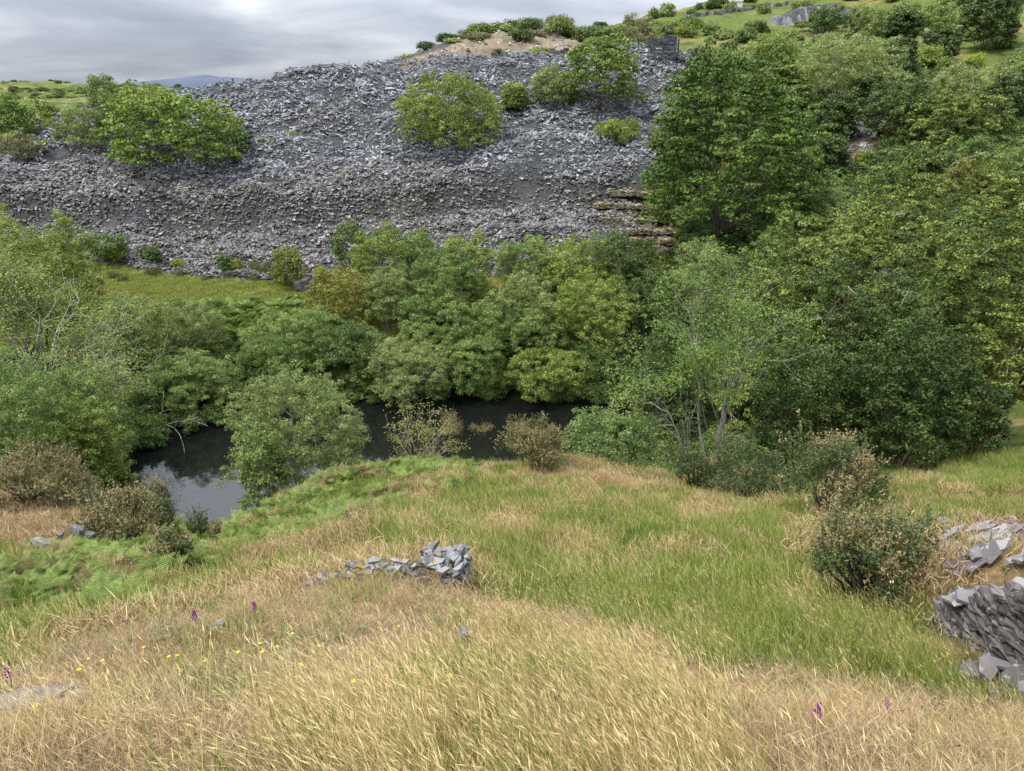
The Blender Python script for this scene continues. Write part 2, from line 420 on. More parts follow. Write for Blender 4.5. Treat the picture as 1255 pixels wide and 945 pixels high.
# ------------------------------------------------------------------ water
m, nt, nodes, L = newmat('pond_water')
geo = N(nt, 'ShaderNodeNewGeometry'); n = N(nt, 'ShaderNodeTexNoise'); n.inputs['Scale'].default_value = 2.2; n.inputs['Detail'].default_value = 3
L.new(geo.outputs['Position'], n.inputs['Vector'])
bp = N(nt, 'ShaderNodeBump'); bp.inputs['Strength'].default_value = .12; bp.inputs['Distance'].default_value = .05; L.new(n.outputs[0], bp.inputs['Height'])
p = N(nt, 'ShaderNodeBsdfPrincipled'); p.inputs['Base Color'].default_value = (.006,.007,.006,1); p.inputs['Roughness'].default_value = .03; p.inputs['IOR'].default_value = 1.55
L.new(bp.outputs[0], p.inputs['Normal']); o = N(nt, 'ShaderNodeOutputMaterial'); L.new(p.outputs[0], o.inputs[0]); M_WATER = m
V = []; 
ring = 40
V = [(-7, 47, WATER_Z)] + [(-7+31*math.cos(k*2*PI/ring), 47+15*math.sin(k*2*PI/ring), WATER_Z) for k in range(ring)]
o = add('pond_water', mesh_np('pond_water', V, None, [(0, 1+k, 1+(k+1) % ring) for k in range(ring)], M_WATER)); tag(o, kind='structure')

# ------------------------------------------------------------------ camera, light, sky
cam = bpy.data.cameras.new('camera'); co = bpy.data.objects.new('camera', cam); C.objects.link(co); SC.camera = co
cam.sensor_fit = 'HORIZONTAL'; cam.sensor_width = 36; cam.lens = 36*FPX/PW; cam.clip_end = 12000; cam.clip_start = .05
co.location = (0, 0, 0); co.rotation_euler = (PI/2-PITCH, 0, 0)

SUN_EL, SUN_AZ = math.radians(58), math.radians(-120)     # azimuth measured from +Y towards +X
sd = bpy.data.lights.new('sun', 'SUN'); sd.energy = 3.7; sd.angle = math.radians(14); sd.color = (1, .955, .89)
so = bpy.data.objects.new('sun', sd); C.objects.link(so); so.rotation_euler = (PI/2-SUN_EL, 0, -SUN_AZ+PI); so.location = (0, 0, 60)

wd = bpy.data.worlds.new('World'); SC.world = wd; wd.use_nodes = True; nt = wd.node_tree
for n in list(nt.nodes): nt.nodes.remove(n)
L = nt.links
tc = N(nt, 'ShaderNodeTexCoord'); sepv = N(nt, 'ShaderNodeSeparateXYZ'); L.new(tc.outputs['Generated'], sepv.inputs[0])
sky = N(nt, 'ShaderNodeTexSky'); sky.sky_type = 'NISHITA'; sky.sun_disc = False; sky.sun_elevation = SUN_EL; sky.sun_rotation = SUN_AZ
bg1 = N(nt, 'ShaderNodeBackground'); bg1.inputs['Strength'].default_value = .06; L.new(sky.outputs[0], bg1.inputs[0])
# cloud layer: project the direction on a flat cloud base
zc = N(nt, 'ShaderNodeMath', operation='MAXIMUM'); L.new(sepv.outputs[2], zc.inputs[0]); zc.inputs[1].default_value = 0
za = N(nt, 'ShaderNodeMath', operation='ADD'); L.new(zc.outputs[0], za.inputs[0]); za.inputs[1].default_value = .16
dx = N(nt, 'ShaderNodeMath', operation='DIVIDE'); L.new(sepv.outputs[0], dx.inputs[0]); L.new(za.outputs[0], dx.inputs[1])
dy = N(nt, 'ShaderNodeMath', operation='DIVIDE'); L.new(sepv.outputs[1], dy.inputs[0]); L.new(za.outputs[0], dy.inputs[1])
cb = N(nt, 'ShaderNodeCombineXYZ'); L.new(dx.outputs[0], cb.inputs[0]); L.new(dy.outputs[0], cb.inputs[1])
cn = N(nt, 'ShaderNodeTexNoise'); cn.inputs['Scale'].default_value = 1.05; cn.inputs['Detail'].default_value = 6; cn.inputs['Roughness'].default_value = .52; cn.inputs['Distortion'].default_value = .35
mp = N(nt, 'ShaderNodeMapping'); mp.inputs['Location'].default_value = (3.1, 1.7, .4); L.new(cb.outputs[0], mp.inputs['Vector']); L.new(mp.outputs[0], cn.inputs['Vector'])
cc = ramp(nt, cn.outputs[0], [(.30, (.27,.30,.36)), (.46, (.36,.395,.46)), (.58, (.48,.515,.57)), (.70, (.66,.69,.74))])
# overcast sky: zenith about three times the horizon
zr = N(nt, 'ShaderNodeMath', operation='MULTIPLY_ADD'); L.new(zc.outputs[0], zr.inputs[0]); zr.inputs[1].default_value = 4.8; zr.inputs[2].default_value = .74
bg2 = N(nt, 'ShaderNodeBackground'); L.new(cc, bg2.inputs[0]); L.new(zr.outputs[0], bg2.inputs['Strength'])
mxs = N(nt, 'ShaderNodeMixShader'); mxs.inputs[0].default_value = .93; L.new(bg1.outputs[0], mxs.inputs[1]); L.new(bg2.outputs[0], mxs.inputs[2])
wo = N(nt, 'ShaderNodeOutputWorld'); L.new(mxs.outputs[0], wo.inputs[0])

SC.view_settings.view_transform = 'Standard'; SC.view_settings.look = 'None'; SC.view_settings.gamma = 1; SC.view_settings.exposure = 0.40
SC.view_settings.use_curve_mapping = False
SC.render.engine = 'CYCLES'
cy = SC.cycles
cy.max_bounces = 4; cy.diffuse_bounces = 2; cy.glossy_bounces = 2; cy.transmission_bounces = 3; cy.transparent_max_bounces = 4
cy.caustics_reflective = False; cy.caustics_refractive = False; cy.sample_clamp_indirect = 4
cy.use_adaptive_sampling = False
cy.use_denoising = True
try: cy.denoiser = 'OPENIMAGEDENOISE'; cy.denoising_input_passes = 'RGB_ALBEDO_NORMAL'; cy.denoising_prefilter = 'ACCURATE'
except Exception: pass
SC.render.use_persistent_data = False
# ------------------------------------------------------------------ scattered stuff (points with attributes -> instances)
def scatter(name, label, P, protos, rot, scl, idx):
    """P (n,3) points; protos list of mesh datablocks; rot (n,3) euler; scl (n,3) or (n,); idx (n,) which proto"""
    col = bpy.data.collections.new(name+'_kinds')
    for k, me in enumerate(protos):
        o = bpy.data.objects.new('%s_kind_%02d' % (name, k), me); col.objects.link(o)
    me = bpy.data.meshes.new(name); n = len(P)
    me.vertices.add(n); me.vertices.foreach_set('co', np.asarray(P, np.float32).ravel())
    a = me.attributes.new('rot', 'FLOAT_VECTOR', 'POINT'); a.data.foreach_set('vector', np.asarray(rot, np.float32).ravel())
    scl = np.asarray(scl, float)
    if scl.ndim == 1: scl = np.repeat(scl[:, None], 3, 1)
    a = me.attributes.new('scl', 'FLOAT_VECTOR', 'POINT'); a.data.foreach_set('vector', np.asarray(scl, np.float32).ravel())
    a = me.attributes.new('pick', 'INT', 'POINT'); a.data.foreach_set('value', np.asarray(idx, np.int32).ravel())
    me.update()
    o = add(name, me); tag(o, label, name.replace('_', ' '), kind='stuff')
    ng = bpy.data.node_groups.new(name, 'GeometryNodeTree')
    ng.interface.new_socket('Geometry', in_out='INPUT', socket_type='NodeSocketGeometry'); ng.interface.new_socket('Geometry', in_out='OUTPUT', socket_type='NodeSocketGeometry')
    gi = ng.nodes.new('NodeGroupInput'); go = ng.nodes.new('NodeGroupOutput')
    ip = ng.nodes.new('GeometryNodeInstanceOnPoints'); ci = ng.nodes.new('GeometryNodeCollectionInfo')
    ci.inputs['Collection'].default_value = col; ci.inputs['Separate Children'].default_value = True; ci.inputs['Reset Children'].default_value = True
    ip.inputs['Pick Instance'].default_value = True
    def nat(nm, ty):
        x = ng.nodes.new('GeometryNodeInputNamedAttribute'); x.data_type = ty; x.inputs['Name'].default_value = nm; return [s for s in x.outputs if s.enabled and s.name == 'Attribute'][0]
    l = ng.links
    l.new(gi.outputs[0], ip.inputs['Points']); l.new(ci.outputs[0], ip.inputs['Instance']); l.new(nat('pick', 'INT'), ip.inputs['Instance Index'])
    e2r = ng.nodes.new('FunctionNodeEulerToRotation'); l.new(nat('rot', 'FLOAT_VECTOR'), e2r.inputs[0]); l.new(e2r.outputs[0], ip.inputs['Rotation'])
    l.new(nat('scl', 'FLOAT_VECTOR'), ip.inputs['Scale']); l.new(ip.outputs[0], go.inputs[0])
    md = o.modifiers.new('scatter', 'NODES'); md.node_group = ng
    return o

def eul_from_normal(n, yaw, tilt, rng):
    """euler angles which put local z on a jittered normal, with yaw about it"""
    t = rng.normal(0, 1, n.shape)*tilt[:, None]; nn = n + t; nn /= np.linalg.norm(nn, axis=1, keepdims=True)
    # R = Rz(a)*Ry(b)*Rz(yaw): convert to XYZ euler
    a = np.arctan2(nn[:, 1], nn[:, 0]); b = np.arccos(np.clip(nn[:, 2], -1, 1))
    ca, sa, cb_, sb, cy_, sy = np.cos(a), np.sin(a), np.cos(b), np.sin(b), np.cos(yaw-a), np.sin(yaw-a)
    r00 = ca*cb_*cy_ - sa*sy; r10 = sa*cb_*cy_ + ca*sy; r20 = -sb*cy_; r21 = sb*sy; r22 = cb_
    return np.stack([np.arctan2(r21, r22), -np.arcsin(np.clip(r20, -1, 1)), np.arctan2(r10, r00)], -1)

def slab_geo(rng, L=1., W=.6, T=.12, n=6):
    th = np.sort(rng.uniform(0, 2*PI, n)) if n > 6 else (np.arange(n)+rng.uniform(-.3, .3, n))*2*PI/n
    x = np.cos(th)*L/2*rng.uniform(.8, 1.15, n); y = np.sin(th)*W/2*rng.uniform(.75, 1.2, n)
    k = rng.uniform(.86, 1.02, n)
    tilt = rng.normal(0, .05)
    top = np.stack([x*k, y*k, T/2 + rng.normal(0, T*.12, n) + tilt*x], -1); bot = np.stack([x, y, -T/2 + tilt*x*.3], -1)
    V = np.concatenate([top, bot, [[0, 0, T/2+rng.normal(0, T*.05)]], [[0, 0, -T/2]]])
    Tt = [(2*n, i, (i+1) % n) for i in range(n)] + [(2*n+1, n+(i+1) % n, n+i) for i in range(n)]
    Q = [(i, n+i, n+(i+1) % n, (i+1) % n) for i in range(n)]
    return V, np.array(Q), np.array(Tt)

M_SLATE = slate_mat('blue_grey_slate', [(0, (.035,.037,.041)), (.3, (.105,.11,.12)), (.6, (.19,.195,.205)), (.85, (.235,.238,.243)), (1, (.29,.29,.287))], scale=2.2, rough=.45)
M_SLATE_LOW = slate_mat('weathered_slate', [(0, (.03,.03,.031)), (.3, (.075,.075,.077)), (.6, (.125,.12,.118)), (.85, (.175,.15,.115)), (1, (.28,.26,.22))], scale=2.2, rough=.6)
M_SLATE_UP = slate_mat('pale_slate_waste', [(0, (.06,.06,.06)), (.35, (.17,.165,.16)), (.6, (.28,.25,.21)), (.85, (.38,.33,.25)), (1, (.45,.40,.33))], scale=2.2, rough=.7)
rng = np.random.default_rng(7)
def slab_protos(mat, n=9):
    out = []
    for k in range(n):
        mb = MB(); V, Q, T = slab_geo(rng, 1, rng.uniform(.38, .75), rng.uniform(.05, .13), int(rng.integers(4, 7))); mb.put(V, Q, T, rng.uniform(0, 1))
        if k % 3 == 0:
            V, Q, T = slab_geo(rng, .7, .35, .09, 5); V = V + np.array([.1, .05, .12]); mb.put(V, Q, T, rng.uniform(0, 1))
        out.append(mb.mesh('slab_%d' % k, mat))
    return out
def rubble(n, x0, x1, y0, y1, cond):
    x = rng.uniform(x0, x1, n); y = rng.uniform(y0, y1, n); z = height(x, y)
    k = tipmask(x, y, z); px, py, d = project(x, y, z)
    k &= cond(x, y, z, px, py)
    z = z + tip_relief(x, y)*k
    return x[k], y[k], z[k], px[k], py[k]
# main face
x, y, z, px, py = rubble(170000, -104, 42, 73, 123, lambda x, y, z, px, py: (rng.uniform(0, 1, len(x)) > sstep(215, 262, py+14*np.sin(px/60.))*.8) & ~((px > 770) & (py > 225)) & (fbm(x/3.2, y/3.2, 90, 3) > .25))
n = len(x); nr = slope_normal(x, y, 1.5)
sz = .15 + .5*rng.uniform(0, 1, n)**2.8; sz *= .45+1.25*fbm(x/6, y/4, 92, 3); big = rng.uniform(0, 1, n) < .012+.03*sstep(290, 330, py); sz[big] *= 1.9
yaw = rng.normal(0, .75, n) + PI*rng.integers(0, 2, n)
scatter('slate_rubble', 'blue grey slate waste blocks covering the steep face of the tip', np.stack([x, y, z+sz*.12+rng.uniform(0, .34, n)], -1), slab_protos(M_SLATE), eul_from_normal(nr, yaw, rng.uniform(.1, .5, n), rng), sz[:, None]*np.stack([rng.uniform(.9,1.5,n), rng.uniform(.7,1,n), rng.uniform(.6,1.3,n)], -1), rng.integers(0, 9, n))
# finer brownish lower apron
x, y, z, px, py = rubble(210000, -104, 42, 71, 98, lambda x, y, z, px, py: (rng.uniform(0, 1, len(x)) < sstep(215, 262, py+14*np.sin(px/60.))) & ~((px > 780) & (py > 228) & (rng.uniform(0, 1, len(x)) > .15)))
n = len(x); nr = slope_normal(x, y, 1.5); sz = .17 + .5*rng.uniform(0, 1, n)**2.4
scatter('slate_chippings', 'finer brownish slate chippings along the foot of the tip', np.stack([x, y, z+sz*.1+rng.uniform(0, .30, n)], -1), slab_protos(M_SLATE_LOW), eul_from_normal(nr, rng.uniform(0, 2*PI, n), rng.uniform(.1, .4, n), rng), sz, rng.integers(0, 9, n))
# upper tip
x, y, z, px, py = rubble(9000, -52, 52, 120, 157, lambda x, y, z, px, py: (fbm(x/4, y/4, 95, 3) > .42))
n = len(x); nr = slope_normal(x, y, 1.5); sz = .25 + .6*rng.uniform(0, 1, n)**2
scatter('pale_slate_waste', 'pale tan slate waste on the upper tip below the skyline', np.stack([x, y, z+sz*.1], -1), slab_protos(M_SLATE_UP), eul_from_normal(nr, rng.uniform(0, 2*PI, n), rng.uniform(.1, .4, n), rng), sz, rng.integers(0, 9, n))
# mossy scree on the right hillside
x = rng.uniform(13, 66, 22000); y = rng.uniform(62, 112, 22000); z = height(x, y); k = rockmask(x, y, z) & (fbm(x/3, y/3, 97, 3) > .5); x, y, z = x[k], y[k], z[k]
n = len(x); nr = slope_normal(x, y, 1.5); sz = .4 + .8*rng.uniform(0, 1, n)**2
scatter('mossy_scree', 'dark slate scree with moss showing between the hillside oaks', np.stack([x, y, z+.1], -1), slab_protos(M_SLATE_LOW), eul_from_normal(nr, rng.uniform(0, 2*PI, n), rng.uniform(.1, .3, n), rng), sz, rng.integers(0, 9, n))

# ------------------------------------------------------------------ grasses
M_STRAW = leaf_mat('ripe_grass', (.26,.22,.075), (.47,.355,.14), (.68,.53,.27), .3, .6, .2, .45)
M_GREENG = leaf_mat('green_grass', (.085,.125,.018), (.18,.235,.04), (.34,.36,.10), .35, .5, .25, .5)
M_DRY = leaf_mat('dry_matted_grass', (.19,.12,.055), (.37,.255,.125), (.56,.44,.26), .25, .7, .15, .5)
M_BROWNG = leaf_mat('brown_dead_grass', (.13,.085,.05), (.26,.175,.105), (.42,.32,.22), .2, .75, .1, .5)
M_MEADOW = leaf_mat('meadow_grass', (.12,.155,.025), (.21,.25,.045), (.33,.31,.10), .35, .6, .2)
M_RUSH = leaf_mat('rush', (.06,.085,.03), (.10,.12,.04), (.20,.17,.07), .3, .6, .2)

def blades(mb, n, rad, h, hw, lean, curl, wid, rng, base_off=0, seed=0.0, cr=(0, 1), far=False):
    th = rng.uniform(0, 2*PI, n); r = rad*np.sqrt(rng.uniform(0, 1, n))
    b = np.stack([r*np.cos(th), r*np.sin(th), np.full(n, -.03)], -1)
    H = h*(1-hw*rng.uniform(0, 1, n))
    az = rng.uniform(0, 2*PI, n)
    d = np.stack([np.cos(az), np.sin(az), np.zeros(n)], -1)*(curl*rng.uniform(.2, 1, n))[:, None] + np.array(lean)[None]*rng.uniform(.6, 1.3, n)[:, None]
    ts = np.array([0, .5, 1.0]) if far else np.array([0, .35, .7, 1.0]); ns = len(ts)
    P = b[:, None] + np.stack([d[:, 0:1]*ts**1.9*H[:, None], d[:, 1:2]*ts**1.9*H[:, None], H[:, None]*(ts - .22*np.linalg.norm(d, axis=1)[:, None]*ts**2)], -1)
    fz = rng.uniform(0, PI, n); s = np.stack([np.cos(fz), np.sin(fz), np.zeros(n)], -1)
    W = wid*rng.uniform(.6, 1.3, n); tw = np.interp(ts, [0, .35, .7, 1], [1, .85, .55, .12] if not seed else [.8, .6, .5, .4])
    Lf = P - s[:, None]*(W[:, None]*tw)[..., None]/2; Rt = P + s[:, None]*(W[:, None]*tw)[..., None]/2
    V = np.stack([Lf, Rt], 2).reshape(n*2*ns, 3)
    i = (np.arange(n)*2*ns)[:, None]; k = np.arange(ns-1)[None]*2
    Q = np.stack([i+k, i+k+1, i+k+3, i+k+2], -1).reshape(-1, 4)
    c = rng.uniform(cr[0], cr[1], n); col = np.repeat(c, 2*ns)[:, None]*np.ones((1, 3))
    hcol = np.tile(np.repeat(ts, 2), n); col[:, 0] = np.clip(col[:, 0]*.75 + .25*hcol, 0, 1); 
    mb.put(V, Q, None, col)
    if seed:
        # spindle shaped seed head on the end of each stem
        m = n; e = P[:, -1]; dr = P[:, -1]-P[:, -2]; dr /= np.linalg.norm(dr, axis=1, keepdims=True)
        Ls = seed*rng.uniform(.7, 1.3, m); Wd = Ls*.055
        u = np.cross(dr, [0, 0, 1.]); u /= np.linalg.norm(u, axis=1, keepdims=True)+1e-6; v = np.cross(dr, u)
        tip = e + dr*Ls[:, None] + np.array(lean)*Ls[:, None]*.2; mid = e + dr*(Ls*.4)[:, None]
        V = np.stack([e, mid+u*Wd[:, None], mid+v*Wd[:, None], mid-u*Wd[:, None], mid-v*Wd[:, None], tip], 1).reshape(-1, 3)
        i = (np.arange(m)*6)[:, None]; T = np.concatenate([i+np.array([[0, a, b_]]) for a, b_ in ((1,2),(2,3),(3,4),(4,1))] + [i+np.array([[5, b_, a]]) for a, b_ in ((1,2),(2,3),(3,4),(4,1))])
        mb.put(V, None, T, np.repeat(np.clip(c*.4+.55, 0, 1), 6)[:, None]*np.ones((1, 3)))

WIND = (-.30, .10, 0)
def grass_protos(spec, mat, k=4):
    out = []
    for j in range(k):
        mb = MB()
        for s in spec: blades(mb, *s, rng=rng) if not isinstance(s, dict) else blades(mb, rng=rng, **s)
        out.append(mb.mesh('tuft', mat))
    return out
lean = WIND
straw_near = grass_protos([dict(n=14, rad=.18, h=.38, hw=.5, lean=(-.42,.1,0), curl=.35, wid=.0018, seed=.034, cr=(.3,1)), dict(n=36, rad=.18, h=.17, hw=.6, lean=lean, curl=.7, wid=.0028, cr=(0,.8))], M_STRAW, 5)
dry_near = grass_protos([dict(n=75, rad=.17, h=.10, hw=.7, lean=(-.12,.05,0), curl=1.5, wid=.0024), dict(n=3, rad=.12, h=.2, hw=.5, lean=lean, curl=.5, wid=.0018, seed=.025, cr=(.4,1))], M_DRY, 5)
brown_near = grass_protos([dict(n=80, rad=.17, h=.07, hw=.7, lean=(-.05,.05,0), curl=2.2, wid=.0022), dict(n=10, rad=.15, h=.03, hw=.5, lean=(0,0,0), curl=1.0, wid=.009, cr=(.5,1))], M_BROWNG, 5)
green_near = grass_protos([dict(n=55, rad=.17, h=.25, hw=.6, lean=(-.2,.1,0), curl=.6, wid=.0055)], M_GREENG, 5)
straw_far = grass_protos([dict(far=True, n=13, rad=.34, h=.34, hw=.5, lean=(-.3,.1,0), curl=.35, wid=.005, seed=.04, cr=(.2,1)), dict(far=True, n=40, rad=.34, h=.22, hw=.5, lean=lean, curl=.6, wid=.010, cr=(0,.8))], M_STRAW, 4)
dry_far = grass_protos([dict(far=True, n=70, rad=.36, h=.17, hw=.6, lean=lean, curl=1.2, wid=.012)], M_DRY, 4)
green_far = grass_protos([dict(far=True, n=85, rad=.36, h=.30, hw=.6, lean=(-.2,.1,0), curl=.6, wid=.010)], M_GREENG, 4)
meadow_p = grass_protos([dict(far=True, n=60, rad=.9, h=.38, hw=.6, lean=(0,0,0), curl=.9, wid=.06)], M_MEADOW, 4)
rush_p = grass_protos([dict(n=70, rad=.5, h=1.0, hw=.5, lean=(0,0,0), curl=.5, wid=.05)], M_RUSH, 3)

def polar(n, r0, r1, amax=48, p=1.0):
    """points in a sector round the viewpoint, density falling as 1/R**p"""
    u = rng.uniform(0, 1, n); e = 2-p
    R = (r0**e + u*(r1**e-r0**e))**(1/e) if abs(e) > 1e-6 else r0*(r1/r0)**u
    a = np.radians(rng.uniform(-amax, amax, n))
    return R*np.sin(a), R*np.cos(a)

def put_grass(name, label, x, y, protos, s0, s1, extra=None):
    z = height(x, y); n = len(x); nr = slope_normal(x, y, .15)
    yaw = rng.uniform(-.7, .7, n); rot = np.stack([rng.normal(0, .12, n), rng.normal(0, .12, n), yaw], -1)
    scatter(name, label, np.stack([x, y, z], -1), protos, rot, rng.uniform(s0, s1, n), rng.integers(0, len(protos), n))

x1, y1 = polar(6200, 1.2, 7.5, 46, .9)
x2, y2 = polar(13000, 7.0, 34, 44, 1.0)
NOGRASS = []      # (x, y, r): bare stone tops, filled by the walls and rocks below
def keep(x, y):
    k = np.ones(len(x), bool)
    for (a, b, r) in NOGRASS: k &= (x-a)**2+(y-b)**2 > r*r
    return k
# ------------------------------------------------------------------ plants
def leafcloud(P, Nn, k, spread, size, aspect, up, rng, cvar=.35, flat=1.0, base=.5, tint=0, tuft=0):
    """k leaves about each cluster point; returns verts, quads, colours"""
    m = len(P); n = m*k
    if n == 0: return np.zeros((0,3)), np.zeros((0,4), int), np.zeros((0,3))
    c = np.repeat(P, k, 0) + rng.normal(0, 1, (n, 3))*np.array([1, 1, flat])*spread
    if tuft:
        # leaves sit on the outside of small rounded tufts
        d_ = rand_dirs(n, rng, -.35); rr = tuft*rng.uniform(.55, 1.05, n)*np.repeat(rng.uniform(.7, 1.3, m), k)
        c = np.repeat(P, k, 0) + d_*rr[:, None]*np.array([1, 1, .75*flat]) + rng.normal(0, .12*tuft, (n, 3))
        nn = d_*.9 + rng.normal(0, .4, (n, 3)) + np.array([0, 0, up*.6])
    else: nn = np.repeat(Nn, k, 0)*.5 + rng.normal(0, .55, (n, 3)) + np.array([0, 0, up]); nn /= np.linalg.norm(nn, axis=1, keepdims=True)
    a = rng.normal(0, 1, (n, 3)); a -= (a*nn).sum(1, keepdims=True)*nn; a /= np.linalg.norm(a, axis=1, keepdims=True)
    b = np.cross(nn, a); L = (size*rng.uniform(.65, 1.35, n))[:, None]
    V = np.stack([c-a*L/2, c+b*L*aspect/2+nn*L*.08, c+a*L/2, c-b*L*aspect/2+nn*L*.08], 1).reshape(-1, 3)
    Q = np.arange(n*4).reshape(-1, 4)
    cc = np.repeat(base + tint + rng.normal(0, cvar*.45, m), k) + rng.normal(0, cvar*.55, n)
    return V, Q, np.repeat(np.clip(cc, 0, 1), 4)[:, None]*np.ones((1, 3))

def rand_dirs(n, rng, zmin=-1):
    z = rng.uniform(zmin, 1, n); t = rng.uniform(0, 2*PI, n); r = np.sqrt(1-z*z)
    return np.stack([r*np.cos(t), r*np.sin(t), z], -1)

def crown_lobes(w, h, z0, nl, rng, lr=(.26, .42), shape=1.0):
    """lobes of a crown filling w x w x (h-z0)"""
    c0 = np.array([0, 0, (h+z0)/2]); R = np.array([w/2, w/2, (h-z0)/2]); out = []
    ga = PI*(3-5**.5)
    for i in range(nl):
        zz = -.88 + 1.83*(i+.5)/nl; zz = min(zz, .95); rr = math.sqrt(max(0, 1-zz*zz)) if zz > -.05 else .96; t = i*ga + rng.uniform(-.5, .5)
        d = np.array([rr*math.cos(t), rr*math.sin(t), zz]); l = rng.uniform(*lr)
        k = (1-l)*rng.uniform(.8, 1.0)
        out.append((c0 + d*R*k, np.array([w/2, w/2, min(w, (h-z0))/2*shape])*l*1.1))
    out.append((c0, R*.62))
    return out

def lobe_clusters(lobes, spacing, rng, zmin=-.75, jitter=.16, inner=.25, zfloor=None):
    Ps, Ns = [], []
    for (c, r) in lobes:
        area = 4*PI*((r[0]*r[1])**.8 + 2*(r[0]*r[2])**.8)/3
        n = max(6, int(area/spacing**2)); d = rand_dirs(n, rng, zmin)
        s = 1 + rng.normal(0, jitter, n); ins = rng.uniform(0, 1, n) < inner; s[ins] *= rng.uniform(.4, .85, ins.sum())
        P = c + d*r*s[:, None]
        k = np.ones(n, bool)
        for (c2, r2) in lobes:
            if c2 is c: continue
            k &= (((P-c2)/(r2*.72))**2).sum(1) > 1
        if zfloor is not None: k &= P[:, 2] > zfloor
        Ps.append(P[k]); Ns.append(d[k])
    return np.concatenate(Ps), np.concatenate(Ns)

def wobble(a, b, n, amp, rng, sag=0):
    t = np.linspace(0, 1, n)[:, None]; P = a*(1-t)+b*t
    L = np.linalg.norm(b-a); off = rng.normal(0, amp*L, (n, 3)); off[0] = 0; off[-1] = 0
    off[1:-1] = off[1:-1]*.6 + .4*(off[:-2]+off[2:])/2
    P = P + off; P[:, 2] += sag*L*np.sin(t[:, 0]*PI)
    return P

def grow(mb, p, d, L, r, depth, rng, tips, up=.1, spread=.7, nch=3, ang=.55, col=(.5,.5,.5), minr=.008, segs=5, droop=0):
    P = [p]; dd = d/np.linalg.norm(d)
    for s in range(segs):
        dd = dd + rng.normal(0, .16, 3) + np.array([0, 0, up*.25 - droop*.2]); dd /= np.linalg.norm(dd)
        P.append(P[-1]+dd*L/segs)
    P = np.array(P); R = np.linspace(r, r*.5, len(P)); R = np.maximum(R, minr)
    tube(mb, P, R, 6 if depth > 2 else (4 if depth > 0 else 3), col)
    if depth == 0:
        tips.append((P[-1], dd)); tips.append((P[len(P)//2], dd)); return
    for i in range(nch + (1 if depth > 1 else 0)):
        k = int(rng.integers(max(1, segs//2), len(P)))
        nd = P[k]-P[k-1]; nd /= np.linalg.norm(nd)
        s = rng.normal(0, 1, 3); s -= (s@nd)*nd; s /= np.linalg.norm(s)
        q = nd*math.cos(ang*rng.uniform(.6, 1.5)) + s*math.sin(ang*rng.uniform(.6, 1.5))
        grow(mb, P[k], q, L*rng.uniform(.55, .8), R[k]*.62, depth-1, rng, tips, up, spread, nch, ang, col, minr, max(3, segs-1), droop)

# materials of the species
LM = {
 'willow':  leaf_mat('willow_leaves', (.075,.125,.025), (.165,.235,.055), (.30,.36,.11)),
 'willow_y':leaf_mat('yellow_green_willow_leaves', (.085,.13,.02), (.185,.245,.045), (.32,.365,.09)),
 'grey':    leaf_mat('grey_willow_leaves', (.10,.14,.036), (.20,.25,.07), (.34,.385,.14)),
 'bluegr':  leaf_mat('blue_green_leaves', (.042,.078,.02), (.095,.148,.036), (.18,.24,.07)),
 'sycamore':leaf_mat('sycamore_leaves', (.036,.07,.01), (.08,.14,.018), (.165,.225,.04), .3),
 'syc_b':   leaf_mat('bright_sycamore_leaves', (.06,.105,.012), (.125,.195,.024), (.24,.31,.055), .3),
 'oak':     leaf_mat('oak_leaves', (.04,.07,.012), (.095,.145,.024), (.24,.28,.06), .3),
 'oak_d':   leaf_mat('dark_oak_leaves', (.024,.046,.010), (.055,.092,.019), (.115,.16,.04), .25),
 'holly':   leaf_mat('holly_leaves', (.018,.036,.008), (.042,.072,.014), (.095,.13,.03), .2, .5, .2),
 'thorn':   leaf_mat('hawthorn_leaves', (.08,.10,.016), (.175,.185,.032), (.30,.275,.065)),
 'ash':     leaf_mat('ash_leaves', (.09,.135,.022), (.18,.24,.045), (.31,.35,.09)),
 'rowan':   leaf_mat('rowan_leaves', (.055,.10,.014), (.12,.19,.03), (.22,.29,.06)),
 'brown':   leaf_mat('brownish_shrub_leaves', (.09,.09,.035), (.165,.16,.065), (.26,.245,.12)),
 'gorse_g': leaf_mat('gorse_spines', (.035,.058,.018), (.075,.10,.032), (.14,.16,.06), .1),
 'gorse_b': leaf_mat('dead_gorse_flowers', (.11,.085,.032), (.235,.185,.08), (.38,.31,.16), .1),
 'bracken': leaf_mat('bracken_fronds', (.06,.095,.016), (.14,.20,.032), (.28,.33,.075), .4),
 'fern_y':  leaf_mat('yellow_fern', (.12,.17,.012), (.23,.29,.022), (.36,.40,.055), .4),
 'sallow':  leaf_mat('sallow_leaves', (.055,.10,.022), (.115,.18,.045), (.215,.28,.09)),
}
BM = {
 'bark':   bark_mat('bark', (.045,.038,.028), (.12,.10,.075), 3),
 'pale':   bark_mat('pale_lichened_bark', (.16,.145,.12), (.40,.37,.32), 5),
 'mossy':  bark_mat('mossy_bark', (.07,.06,.025), (.17,.145,.06), 3),
 'syc':    bark_mat('sycamore_bark', (.03,.025,.02), (.09,.075,.055), 3),
}

def px_box(x0, y0, x1, y1, Y):
    if Y is None:
        h = ray_ground((x0+x1)/2, y1); Y = h[1] + 0.3
    else: Y = fy(Y)
    r = ray((x0+x1)/2, (y0+y1)/2); t = Y/r[1]; X = r[0]*t
    w = (x1-x0)*t/FPX; zt = at((x0+x1)/2, y0, Y)[2]; zb = at((x0+x1)/2, y1, Y)[2]; zg = z_at(X, Y)
    return X, Y, zg, w, zt, zb

